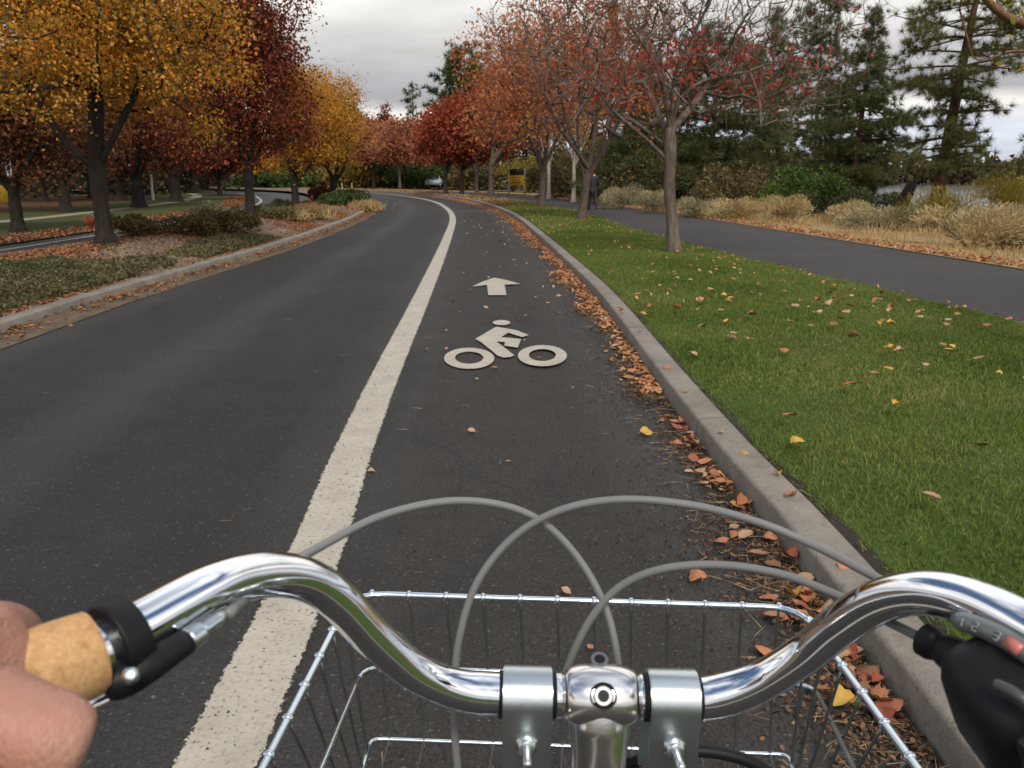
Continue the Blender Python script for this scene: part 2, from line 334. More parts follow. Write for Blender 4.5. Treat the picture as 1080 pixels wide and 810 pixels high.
M['pine'] = leafmat('pine needles', [(.045, .055, .018), (.075, .088, .028), (.11, .118, .038), (.155, .15, .05), (.19, .13, .05)], .3, .7)
M['darkpine'] = leafmat('dark needles', [(.040, .054, .019), (.072, .086, .028), (.105, .115, .038), (.14, .135, .05)], .3, .7)
M['green'] = leafmat('green foliage', [(.025, .045, .012), (.045, .075, .018), (.065, .10, .022), (.09, .12, .03)], .3, .8)
M['brightgreen'] = leafmat('bright green foliage', [(.035, .07, .012), (.06, .11, .018), (.085, .14, .022), (.11, .16, .03)], .3, .9)
M['olive'] = leafmat('olive foliage', [(.06, .05, .022), (.10, .082, .032), (.15, .115, .045), (.20, .14, .05)], .25, .5)
M['willow'] = leafmat('yellowing foliage', [(.12, .10, .025), (.20, .165, .03), (.28, .22, .04), (.34, .22, .04)], .3, .6)
M['rabbit'] = leafmat('rabbitbrush', [(.20, .15, .07), (.38, .29, .135), (.54, .42, .21), (.62, .49, .25)], .2, 2.0, rough=.9)
M['sage'] = leafmat('grey green brush', [(.15, .13, .075), (.27, .235, .135), (.40, .345, .20), (.50, .41, .23)], .2, 2.0, rough=.9)
M['straw'] = leafmat('straw grass', [(.28, .20, .09), (.40, .29, .13), (.50, .37, .17), (.46, .27, .10)], .25, 1)
M['wood'] = leafmat('distant foliage', [(.020, .024, .012), (.04, .038, .016), (.07, .05, .02), (.12, .06, .022)], .2, .12)
M['pinewood'] = leafmat('distant conifer foliage', [(.022, .032, .013), (.04, .052, .018), (.065, .072, .025), (.09, .08, .03)], .2, .15)
M['hedge'] = leafmat('hedge foliage', [(.015, .02, .008), (.03, .038, .012), (.055, .055, .016), (.09, .06, .018)], .2, 1)
M['cover'] = leafmat('ground cover', [(.045, .048, .018), (.085, .085, .035), (.13, .122, .055), (.22, .18, .085)], .25, 1.5)
M['medshrub'] = leafmat('median shrub', [(.045, .040, .015), (.085, .07, .024), (.13, .10, .032), (.20, .135, .045)], .25, 1.5)
M['grass'] = leafmat('grass blades', [(.052, .088, .014), (.092, .148, .022), (.136, .20, .033), (.19, .235, .047), (.36, .30, .12)], .35, .6, dry=(.24, .21, .075))
M['litter'] = leafmat('fallen leaf litter', [(.14, .068, .038), (.32, .13, .055), (.48, .19, .075), (.54, .27, .12), (.54, .36, .21), (.40, .13, .07)], .15, 1.3, rough=.7)
M['brownlitter'] = leafmat('brown leaf litter', [(.10, .055, .033), (.18, .088, .048), (.29, .13, .06), (.40, .17, .065), (.30, .19, .11)], .15, .7, rough=.75)
M['gravel'] = leafmat('median gravel', [(.06, .045, .032), (.13, .10, .075), (.22, .175, .13), (.32, .26, .20)], 0.0, 2, rough=.9)
M['crumbs'] = leafmat('crumbled leaves', [(.03, .02, .013), (.06, .038, .024), (.11, .065, .038), (.20, .10, .05), (.28, .15, .08)], .1, 2, rough=.85)
M['needle'] = leafmat('fallen pine needles', [(.20, .13, .07), (.30, .20, .11), (.38, .27, .16)], .1, 3)
M['grit'] = leafmat('dark grit', [(.012, .011, .010), (.025, .022, .02), (.06, .05, .04)], 0.0, 3)
# ------------------------------------------------------------------ the curve of the road
REF = catmull([(-.70, -25), (-.71, -8), (-.76, 1.84), (-.86, 4.03), (-.96, 6.07), (-1.08, 9.19), (-1.29, 14.2), (-1.60, 20.9), (-2.05, 29.1), (-2.8, 37), (-4.25, 47.3), (-6.45, 57.1),
               (-9.6, 67.0), (-13.8, 76), (-19.5, 84), (-27.5, 91), (-38, 96), (-52, 98.5), (-78, 98)], 40)
for _ in range(60): REF[1:-1] = .5 * REF[1:-1] + .25 * (REF[:-2] + REF[2:])
_seg = np.linalg.norm(np.diff(REF, axis=0), axis=1); _S = np.concatenate([[0], np.cumsum(_seg)])
_s0 = np.interp(0, REF[:, 1][:600], _S[:600]); _S = _S - _s0          # s = 0 beside the rider
_T = np.gradient(REF, axis=0); _T /= np.linalg.norm(_T, axis=1)[:, None]
def so_xy(s, o):
    s = np.asarray(s, float); x = np.interp(s, _S, REF[:, 0]); y = np.interp(s, _S, REF[:, 1])
    tx = np.interp(s, _S, _T[:, 0]); ty = np.interp(s, _S, _T[:, 1])
    return np.stack([x + ty * o, y - tx * o], -1)
def xy_so(p):
    d = np.linalg.norm(REF - np.asarray(p)[:2], axis=1); i = int(d.argmin()); n = np.array([_T[i, 1], -_T[i, 0]])
    return _S[i], float((np.asarray(p)[:2] - REF[i]).dot(n))
def fn(*kv):
    k = np.array(kv, float); return lambda s: np.interp(s, k[:, 0], k[:, 1])
def KR(s):
    t = np.clip((np.asarray(s, float) - 1.0) / 10.5, 0, 1); return 1.88 + .30 * t * t * (3 - 2 * t)
KL = fn((-25, -4.0), (10, -4.0), (13, -3.85), (17.6, -3.58), (22, -3.5), (200, -3.5))
PL = fn((-25, 6.9), (3, 6.5), (8, 6.1), (10.5, 5.88), (14.2, 5.5), (17.7, 5.2), (22.7, 5.0), (30, 5.1), (200, 5.1))
PR = fn((-25, 10.1), (3, 9.7), (13, 9.3), (18.6, 9.05), (26, 8.75), (34, 8.3), (200, 8.2))
ST = np.concatenate([np.arange(-20, 45, .4), np.arange(45, 150, 1.0)])
c_ = lambda v: (lambda s: np.full(np.shape(s), float(v)))
def strip(name, cols, mat, s0=-20, s1=150, uvnorm=False, kind='structure', parent=None, smooth=True):
    """cols: (offset fn, z fn or number) across the road"""
    st = ST[(ST >= s0) & (ST <= s1)]; V, U = [], []
    for i, (of, z) in enumerate(cols):
        o = of(st); xy = so_xy(st, o); zz = z(st) if callable(z) else np.full(len(st), float(z))
        V.append(np.column_stack([xy, zz])); U.append(np.column_stack([np.full(len(st), i / (len(cols) - 1)) if uvnorm else o, st]))
    n, m = len(st), len(cols); V = np.stack(V, 1).reshape(-1, 3); U = np.stack(U, 1).reshape(-1, 2)
    i = np.arange(n - 1)[:, None] * m; j = np.arange(m - 1)[None]
    Fq = np.stack([i + j, i + j + 1, i + m + j + 1, i + m + j], -1).reshape(-1, 4)
    o = obj(name, [(V, Fq)], mat, parent, smooth, U)
    if kind: o['kind'] = kind
    return o
def plus(f, d): return lambda s: f(s) + d
# ---- terrain with the lake basin
def terr_z(x, y):
    s = x + .004 * np.maximum(y - 20, 0) ** 1.3
    d = np.clip((s - 16) / 26, 0, 1); d = d * d * (3 - 2 * d)
    return -.30 - 4.2 * d * (y > -1e9)
gx = np.concatenate([np.linspace(-900, -60, 15), np.linspace(-55, 60, 70), np.linspace(70, 900, 16)]); gy = np.concatenate([np.linspace(-300, -30, 8), np.linspace(-25, 140, 80), np.linspace(160, 1500, 16)])
GX, GY = np.meshgrid(gx, gy); GZ = terr_z(GX, GY) + .04 * np.sin(GX * .7) * np.cos(GY * .5) * (GX > 14)
i = np.arange(len(gy) - 1)[:, None] * len(gx); j = np.arange(len(gx) - 1)[None]
tag(obj('terrain', [(np.stack([GX, GY, GZ], -1).reshape(-1, 3), np.stack([i + j, i + j + 1, i + len(gx) + j + 1, i + len(gx) + j], -1).reshape(-1, 4))], M['terrain'], smooth=True), None, None, kind='structure')
wt = NT('lake water'); n_ = wt.noise(wt.n('ShaderNodeMapping', {'Vector': wt.obco(), 'Scale': (1., .35, 1.)}).outputs[0], 1.4, 4)
M['water'] = wt.done(wt.bsdf(color=(.10, .12, .14), rough=.12, spec=.8, normal=wt.bump(n_, .25, .1)))
tag(obj('lake_water', [(np.array([[8, -200, -2.7], [900, -200, -2.7], [900, 420, -2.7], [8, 420, -2.7]]), np.array([[0, 1, 2, 3]]))], M['water']), None, None, kind='structure')
# ---- carriageway
strip('road', [(KL, 0), (plus(KL, .45), .0), (c_(-1.5), .03), (c_(0), .03), (plus(KR, -.4), .01), (KR, 0)], M['road'])
def road_z(s, o):
    return np.interp(o, [-4, -3.5, -1.5, 0, 1.6, 2.1], [0, 0, .03, .03, .012, 0])
strip('road_line', [(c_(-.118), .034), (c_(0), .034), (c_(.118), .034)], M['line'], uvnorm=True, s0=-6)
lz_in = .135
def kerb(name, f, sgn, label):
    k = 1 if sgn > 0 else .68; cols = [(f, -.05), (plus(f, sgn * .008), .112 * k), (plus(f, sgn * .013), .124 * k), (plus(f, sgn * .024), .13 * k), (plus(f, sgn * .17), .135 * k), (plus(f, sgn * .18), .125 * k), (plus(f, sgn * .182), .0)]
    if sgn < 0: cols = cols[::-1]
    return strip(name, cols, M['kerb'], smooth=False)
kerb('kerb', KR, 1, ''); kerb('kerb', KL, -1, '')
# gutter silt, thin sheets over the asphalt
strip('gutter_silt', [(KL, .006), (plus(KL, .22), .006), (plus(KL, .48), .008)], M['gutter'])
# ---- lawn, path, verge
def lawn_z(s, o):
    a, b = KR(s) + .18, PL(s); t = np.clip((o - a) / (b - a), 0, 1); return .115 + .05 * np.sin(np.pi * t) - .05 * t ** 2
cols = []
for t in np.linspace(0, 1, 7):
    of = (lambda t: (lambda s: (KR(s) + .182) * (1 - t) + (PL(s) + .02) * t))(t); cols.append((of, (lambda of: (lambda s: lawn_z(s, of(s))))(of)))
strip('lawn', cols, M['lawn'], s1=130)
strip('soil_edge', [(plus(KR, .183), .120), (plus(KR, .245), .124)], plain('damp dark soil', (.022, .015, .010), .95, var=.6, scale=30), s1=60)
strip('path', [(PL, .05), (lambda s: (PL(s) + PR(s)) / 2, .075), (PR, .05)], M['path'], s1=130)
strip('verge', [(plus(PR, -.02), .065), (plus(PR, .9), .08), (plus(PR, 2.2), .03), (plus(PR, 5), -.05), (plus(PR, 9), -.24)], M['verge'], s1=130)
# ---- median and the second carriageway
def med_z(s, o):
    a = KL(s) - .18; t = np.clip((a - o) / 3.0, 0, 1); return .078 + .265 * np.sin(np.pi * np.clip(t * .78, 0, 1)) ** 1.2
cols = []
for t in np.linspace(1, 0, 8):
    of = (lambda t: (lambda s: (KL(s) - .182) * (1 - t) + (-7.0) * t))(t); cols.append((of, (lambda of: (lambda s: med_z(s, of(s))))(of)))
strip('median', cols, M['median'])
R2 = fn((-25, -9.75), (25, -9.5), (40, -9.8), (60, -11), (150, -11.5))
strip('road', [(R2, .02), (c_(-8.2), .04), (c_(-6.98), .03)], M['road2'])
strip('road_line', [(plus(R2, .62), .040), (plus(R2, .69), .041), (plus(R2, .76), .042)], M['line'], uvnorm=True, s0=5)
strip('leaf_strip', [(plus(R2, -1.1), .07), (R2, .05)], M['woodfloor'], s0=0)
strip('lawn', [(c_(-14.0), .06), (plus(R2, -1.1), .07)], M['farlawn'], s0=0)
strip('footpath', [(c_(-14.7), .065), (c_(-14.0), .065)], M['foot'], s0=0, s1=90)
strip('lawn', [(c_(-17.2), .06), (c_(-14.7), .06)], M['farlawn'], s0=0, s1=90)
strip('woodland_floor', [(c_(-60), .02), (c_(-30), .04), (c_(-17.2), .06)], M['woodfloor'], s0=5, s1=75)

# ------------------------------------------------------------------ painted symbol
def flat(polys, z=.036):
    """ground outlines to thin paint film"""
    bm = bmesh.new()
    for outer, inner in polys:
        if inner is None:
            vs_ = [bm.verts.new((*gp(u, v, z)[:2], z)) for u, v in outer]; bm.faces.new(vs_)
        else:
            a = [bm.verts.new((*gp(u, v, z)[:2], z)) for u, v in outer]; b = [bm.verts.new((*gp(u, v, z)[:2], z)) for u, v in inner]
            for k in range(len(a)): q = (k + 1) % len(a); bm.faces.new([a[k], a[q], b[q], b[k]])
    bmesh.ops.recalc_face_normals(bm, faces=bm.faces)
    for f in bm.faces:
        if f.normal.z < 0: f.normal_flip()
    bmesh.ops.triangulate(bm, faces=[f for f in bm.faces if len(f.verts) > 4])
    return bm
k_ = lambda x, y: (460 + x / 6.747, 280 + y / 6.747)
def ell(cx, cy, a, b, n=28): return [k_(cx + a * math.cos(t), cy - b * math.sin(t)) for t in np.arange(n) * 2 * math.pi / n]
bm = flat([(ell(235, 660, 179, 75), ell(235, 656, 101, 43)), (ell(756, 641, 175, 75), ell(756, 637, 96, 43)), (ell(465, 406, 63, 18, 20), None),
           ([k_(*p) for p in [(278, 522), (428, 435), (498, 447), (575, 461), (658, 494), (613, 509), (512, 478), (462, 510), (605, 523), (580, 584), (486, 570), (490, 545), (430, 540), (556, 638), (530, 650), (480, 655), (440, 642), (320, 545)]], None)])
sym = bm_obj('bicycle_symbol', bm, M['symbol']); sym['kind'] = 'structure'
bm = flat([([k_(*p) for p in [(415, 86), (500, 103), (600, 131), (487, 136), (500, 210), (371, 210), (362, 138), (255, 150), (335, 112)]], None)])
arr = bm_obj('arrow_marking', bm, M['symbol']); arr['kind'] = 'structure'

# ------------------------------------------------------------------ trees
def skeleton(base, trunk, attract, rg, limbs=(), step=.3, r_trunk=.15, r_tip=.008, stiff=.45, jit=.06, flare=1.5):
    P = [np.array(p, float) for p in trunk]; par = [-1] + list(range(len(P) - 1)); nt = len(P); fork = max(1, int(nt * .62))
    for li, lim in enumerate(limbs):
        d = [np.linalg.norm(P[i] - lim[0]) for i in range(nt)]; pi = int(np.argmin(d))
        for q in catmull([P[pi]] + list(lim[1:]), 5)[1:]: P.append(q); par.append(pi); pi = len(P) - 1
    A = np.asarray(attract); c = P[nt - 1]; A = A[np.argsort(np.linalg.norm(A - c, axis=1))]; tips = []
    arr_ = np.zeros((len(P) + len(A) * 40, 3)); arr_[:len(P)] = P; n = len(P)
    for a in A:
        d = np.linalg.norm(arr_[fork:n] - a, axis=1) + .35 * np.maximum(0, arr_[fork:n, 2] - a[2] + .1); i_ = fork + int(d.argmin()); p0 = arr_[i_]; L_ = np.linalg.norm(a - p0)
        m = max(1, min(38, int(L_ / step))); pd_ = p0 - arr_[par[i_]] if par[i_] >= 0 else np.array([0, 0, 1.]); pd_ = pd_ / (np.linalg.norm(pd_) + 1e-9)
        c1 = p0 + pd_ * L_ * stiff + rg.normal(0, jit * L_, 3); last = i_
        for k in range(1, m + 1):
            t = k / m; q = (1 - t) ** 2 * p0 + 2 * t * (1 - t) * c1 + t * t * a
            if k < m: q = q + rg.normal(0, jit * step, 3)
            arr_[n] = q; par.append(last); last = n; n += 1
        tips.append(last)
    P = arr_[:n]; par = np.array(par[:n]); cnt = np.zeros(n); cnt[tips] = 1
    for k in range(n - 1, 0, -1): cnt[par[k]] += cnt[k]
    cnt = np.maximum(cnt, 1); N_ = cnt[fork]; e = math.log(r_trunk / r_tip) / max(math.log(max(N_, 2)), .5)
    r = r_tip * cnt ** e; 
    for k in range(nt): r[k] = r_trunk * (1 + (flare - 1) * max(0, 1 - k / (nt * .25)) ** 2) * (1 - .30 * k / nt) if k <= fork else min(r[k], r_trunk)
    return P, par, r, np.array(tips)
def skel_mesh(P, par, r, rmin=0, segs=(8, 5, 3)):
    n = len(P); kids = [[] for _ in range(n)]
    for k in range(1, n): kids[par[k]].append(k)
    parts = []; stack = [(None, 0)]
    while stack:
        p, k = stack.pop(); ch = [] if p is None else [p]; ch.append(k)
        while kids[k]:
            ks = sorted(kids[k], key=lambda q: -r[q]); k2 = ks[0]
            for q in ks[1:]: stack.append((k, q))
            k = k2; ch.append(k)
        rr = r[ch].copy()
        if p is not None and len(ch) > 1: rr[0] = min(rr[0], rr[1] * 1.25)
        if len(ch) < 2 or rr.max() < rmin: continue
        m = rr.max(); sg = segs[0] if m > .06 else segs[1] if m > .018 else segs[2]
        parts.append(tube(P[ch], rr, sg, cap=False))
    return parts
def in_ellipsoid(n, c, rad, rg, power=.45, lower=-1.0, lump=.0):
    D = rand_dirs(n * 3, rg); D = D[D[:, 2] > lower][:n]
    rr = rg.uniform(0, 1, len(D)) ** power
    b = 1 + lump * (np.sin(D[:, 0] * 5 + c[0]) * np.sin(D[:, 1] * 4 + 1) + .6 * np.sin(D[:, 2] * 7 + c[1]))
    return np.asarray(c) + D * rr[:, None] * b[:, None] * np.asarray(rad)
def dec_tree(name, label, base, h_fork, crown_c, crown_r, r_trunk, leafm, barkm, n_att=260, n_leaf=50, sig=.26, size=.09, seed=1, lean=(0, 0), group=None,
             limbs=(), r_tip=.008, fork_h=None, lower=-.55, lump=.12, keep=None, extra=None, step=.3, cat='tree', twigs=0):
    rg = np.random.default_rng(seed); base = np.asarray(base, float); top = base + np.array([lean[0], lean[1], h_fork]); k = 9
    trunk = [base + (top - base) * t + np.array([math.sin(t * 3 + seed) * .012 * h_fork, math.cos(t * 4 + seed) * .01 * h_fork, 0]) * t for t in np.linspace(0, 1, k)]
    A = in_ellipsoid(n_att, crown_c, crown_r, rg, .5, lower, lump)
    if extra is not None: A = np.vstack([A, extra])
    if not len(limbs):
        limbs = []; a0 = rg.uniform(0, 6.28); cc, cr_ = np.asarray(crown_c, float), np.asarray(crown_r, float)
        for q_ in range(6):
            a_ = a0 + q_ * 1.047 + rg.uniform(-.3, .3); st_ = trunk[int(k * (.62 + .06 * q_)) if int(k * (.62 + .06 * q_)) < k else k - 1]; out = rg.uniform(.45, .75) if q_ else .1
            e_ = cc + np.array([math.cos(a_), math.sin(a_), 0]) * cr_ * out + np.array([0, 0, cr_[2] * rg.uniform(-.1, .45)]); mid = st_ + (e_ - st_) * np.array([.55, .55, .42]) + rg.normal(0, .04, 3) * cr_
            limbs.append([st_, mid, e_])
    P, par, r, tips = skeleton(base, trunk, A, rg, limbs, step, r_trunk, r_tip, stiff=.3)
    o = thing(name, label, cat, base, group)
    obj('trunk', [(p[0] - base, *p[1:]) for p in skel_mesh(P, par, r)], barkm, o, True)
    tp = P[tips]
    if keep is not None: tp = tp[keep(tp, rg)]
    nl = max(1, int(len(tp) * n_leaf)); src = tp[rg.integers(0, len(tp), nl)]
    C = src + rg.normal(0, sig, (nl, 3)) * np.array([1, 1, .8])
    if twigs:
        tq = P[np.concatenate([tips, tips - 1])]; tq = np.repeat(tq, twigs, 0); dq = tq - np.asarray(base) - np.array([lean[0], lean[1], h_fork * .8]); dq /= np.linalg.norm(dq, axis=1)[:, None]; dq = dq + rg.normal(0, .55, dq.shape) + [0, 0, .25]; dq /= np.linalg.norm(dq, axis=1)[:, None]
        tw = blades1(tq - base, dq, rg.uniform(.15, .5, len(tq)), .011 if base[1] < 33 else .016, rg); ob_ = [c__ for c__ in COL.objects if c__.parent == o][0]; bmj = bmesh.new(); bmj.from_mesh(ob_.data); t2 = mk_mesh('tw', [tw]); bmj.from_mesh(t2); bmj.to_mesh(ob_.data); bmj.free(); bpy.data.meshes.remove(t2)
    mats = leafm if isinstance(leafm, list) else [leafm]
    obj('crown', [tuple([q[0] - base] + list(q[1:])) for q in [leaves4(C, size, rg)]], mats[0], o)
    return o
def px2m(Y): return Y * 1.02 / F

MEDT = 'trees planted along the median'
z1 = .33; b = gp(112, 258, z1)
dec_tree('amber_tree', 'large amber and gold tree with forked dark trunk, nearest on the left median', b, 1.25, b + [-.25, .2, 3.6], (2.85, 2.8, 2.7), .155, M['amber'], M['bark_dark'], 430, 175, .22, .063, 3,
         group=MEDT, lower=-.66, limbs=[[b + [0, 0, 1.2], b + [-.5, .0, 1.75], b + [-.95, .1, 2.5]], [b + [0, 0, 1.2], b + [.35, .0, 1.8], b + [.75, .2, 2.6]], [b + [0, 0, 1.2], b + [.02, .1, 2.0], b + [.1, .2, 3.0]]])
b = gp(265, 232, .3)
dec_tree('maroon_tree', 'tall dark maroon tree on the median behind the large amber tree', b, 1.6, b + [-.2, .4, 4.35], (1.9, 2.3, 3.3), .15, M['maroon'], M['bark_dark'], 420, 105, .26, .088, 5, group=MEDT, lower=-.92, lump=.25)
b = gp(312, 217, .22)
dec_tree('golden_tree', 'golden yellow tree on the median, straight trunk beside the maroon tree', b, 1.1, b + [.25, .6, 3.4], (1.9, 2.2, 2.35), .18, M['gold'], M['bark_dark'], 260, 85, .28, .092, 8, group=MEDT, lower=-.85)
b = gp(347, 214, .22)
dec_tree('golden_tree', 'golden yellow tree with a leaning forked trunk, farther along the median', b, 1.1, b + [-.1, .6, 3.6], (2.0, 2.2, 2.45), .2, M['gold'], M['bark_dark'], 260, 85, .28, .10, 9, group=MEDT, lower=-.85, lean=(.35, 0))

# right row: nearly bare tree first
b = gp(711, 268, .12); Y = b[1]; q = lambda u, v, dy=0: pd(u, v, (Y + dy) * cp_ + 0.0 * 1) if False else np.array([(u - 540) / F, 0, 0]) * 0
def ray_at(u, v, y):
    dv, du = (v - 405) / F, (u - 540) / F; t = y / (cp_ - dv * sp_); return np.array([du * t, y, CAM_H - t * (sp_ + dv * cp_)])
rg = np.random.default_rng(11)
ra = lambda u, v, d=0: ray_at(u, v, Y + d)
limbsA = [[ra(703, 170), ra(685, 150), ra(650, 120, -.3), ra(625, 90, -.5), ra(590, 62, -.7), ra(560, 50, -.9)],
          [ra(706, 150), ra(690, 110, .3), ra(670, 70, .5), ra(650, 30, .8)],
          [ra(707, 134), ra(703, 100), ra(697, 60, .2), ra(694, 15, .4), ra(690, -30, .5)], [ra(707, 134), ra(714, 105, -.1), ra(722, 70, -.2), ra(736, 25, -.2), ra(748, -25, -.2)],
          [ra(707, 140), ra(716, 108, -.1), ra(742, 86, -.3), ra(790, 75, -.6), ra(835, 55, -.8), ra(880, 30, -1.)],
          [ra(707, 140), ra(730, 112, .5), ra(760, 70, .9), ra(790, 20, 1.2), ra(820, -30, 1.4)],
          [ra(690, 155), ra(668, 128, .6), ra(640, 118, 1.0), ra(615, 75, 1.4)],
          [ra(707, 136), ra(712, 80, -.4), ra(735, 30, -.8), ra(760, -20, -1.2)], [ra(706, 140), ra(694, 75, -.4), ra(660, 20, -.8), ra(630, -30, -1.2)]]
att = in_ellipsoid(2400, ra(722, 25), (3.4, 2.6, 2.35), rg, .5, -.8, .1)
trunkA = catmull([b, ra(709, 235), ra(706, 200), ra(707, 172), ra(707, 150), ra(707, 132)], 3)
P, par, r, tips = skeleton(b, trunkA, att, rg, limbsA, .24, .115, .0027, .3, .06, 1.35)
o = thing('bare_tree', 'nearly bare tree with few red leaves and grey trunk, nearest on the lawn', 'tree', b, 'trees along the lawn')
tq = np.repeat(P[np.concatenate([tips, tips - 1])], 2, 0); dq = tq - ra(708, 130); dq /= np.linalg.norm(dq, axis=1)[:, None]; dq = dq + rg.normal(0, .5, dq.shape) + [0, 0, .25]; dq /= np.linalg.norm(dq, axis=1)[:, None]
tw = blades1(tq - b, dq, rg.uniform(.12, .4, len(tq)), .006, rg)
obj('trunk', [(p[0] - b, *p[1:]) for p in skel_mesh(P, par, r)] + [tw], M['bark_pale'], o, True)
tp = P[tips]
u_c = (tp - ra(735, 84)) / np.array([2.3, 2.5, .62]); sel = tp[(np.linalg.norm(u_c, axis=1) < 1)]
C = sel[rg.integers(0, len(sel), 1050)] + rg.normal(0, .10, (1050, 3)); C2 = tp[rg.integers(0, len(tp), 380)] + rg.normal(0, .1, (380, 3))
v4 = leaves4(np.vstack([C, C2]), .072, rg); obj('crown', [(v4[0] - b, v4[1])], M['crimson'], o)
ROW = 'trees along the lawn'
def orange(name, label, base, ctr, rad, rt, mat, seed, n_att=260, nl=26, size=.12, hf=1.9, lean=(0, 0), sig=.3, bk=None, limbs=(), keep=None, r_tip=.008, group=ROW, lower=-.6, twigs=0):
    return dec_tree(name, label, base, hf, ctr, rad, rt, M[mat] if isinstance(mat, str) else mat, bk or M['bark_mid'], n_att, nl, sig, size, seed, lean, group, limbs, r_tip=r_tip, keep=keep, lower=lower, twigs=twigs)
b = gp(613, 232, .12); orange('orange_tree', 'half bare orange tree with leaning trunk on lawn beside the walking person', b, b + [.2, .3, 5.0], (2.9, 2.8, 3.2), .14, 'orange', 21, 800, 11, .10, 1.6, (.22, 0), bk=M['bark_mid'], r_tip=.006, lower=-.8, twigs=1)
b = gp(571, 220, .12); orange('orange_tree', 'fuller orange tree with straight trunk, third along the right lawn', b, b + [-.3, .3, 5.0], (3.3, 3.0, 3.5), .165, 'orange', 22, 700, 19, .12, 1.9, (.1, 0), bk=M['bark_mid'], r_tip=.007, lower=-.8, twigs=1)
b = gp(518, 207.5, .1); orange('orange_tree', 'orange red tree left of the yellow sign at the bend', b, b + [1.7, 2, 5.6], (2.8, 3.2, 4.0), .2, M['orange'], 23, 420, 28, .18, 2.4, r_tip=.014, sig=.4)
b = gp(503, 206.5, .1); orange('red_tree', 'slim red tree at the bend, thin trunk just left of the thick one', b, b + [.5, 1.5, 4.5], (2.5, 2.8, 3.1), .13, 'red', 24, 220, 55, .24, 2.6, sig=.42, r_tip=.012)
b = gp(470, 205.5, .1); orange('red_tree', 'broad bright red tree at the bend of the road', b, b + [.25, 1, 4.0], (2.5, 2.7, 2.5), .16, 'red', 25, 240, 60, .24, 2.2, sig=.42, r_tip=.012)
b = gp(487, 205.5, .1); orange('red_tree', 'red tree of middle height between the broad red tree and the slim one', b, b + [.2, 3, 4.0], (2.7, 2.8, 2.7), .14, 'red', 26, 200, 55, .24, 2.2, sig=.42, r_tip=.012)
b = gp(425, 201.5, .1); b[1] = 96; b[0] = (425 - 540) / F * 96 * 1.0; orange('salmon_tree', 'pale salmon tree beyond the bend, right of a twin', b, b + [.6, 1, 4.6], (3.6, 3.2, 2.9), .16, 'salmon', 27, 160, 60, .3, 2.2, sig=.5, r_tip=.014, group='trees beyond the bend')
b = np.array([(398 - 540) / F * 104, 104, .05]); orange('salmon_tree', 'deeper salmon tree beyond the bend, next to the golden trees', b, b + [0, 1, 4.8], (3.6, 3.2, 3.0), .18, M['salmon'], 28, 160, 60, .3, 2.2, sig=.5, r_tip=.014, bk=M['bark_dark'], group='trees beyond the bend')
for u, vt, wd, lab in [(418, 118, 1.5, 'narrow dark red tree rising behind the salmon trees'), (386, 108, 2.0, 'dark red pointed tree just right of the golden trees'), (402, 128, 1.4, 'low dark red tree peeking between two taller ones')]:
    y = 120; b = np.array([(u - 540) / F * y * 1.03, y, .05]); h = ray_at(u, vt, y)[2]
    orange('narrow_tree', lab, b, b + [0, 0, h * .58], (wd, wd, h * .44), .16, 'maroon', 30 + u, 130, 60, .3, 2, sig=.4, r_tip=.014, group='trees beyond the bend', lower=-1)

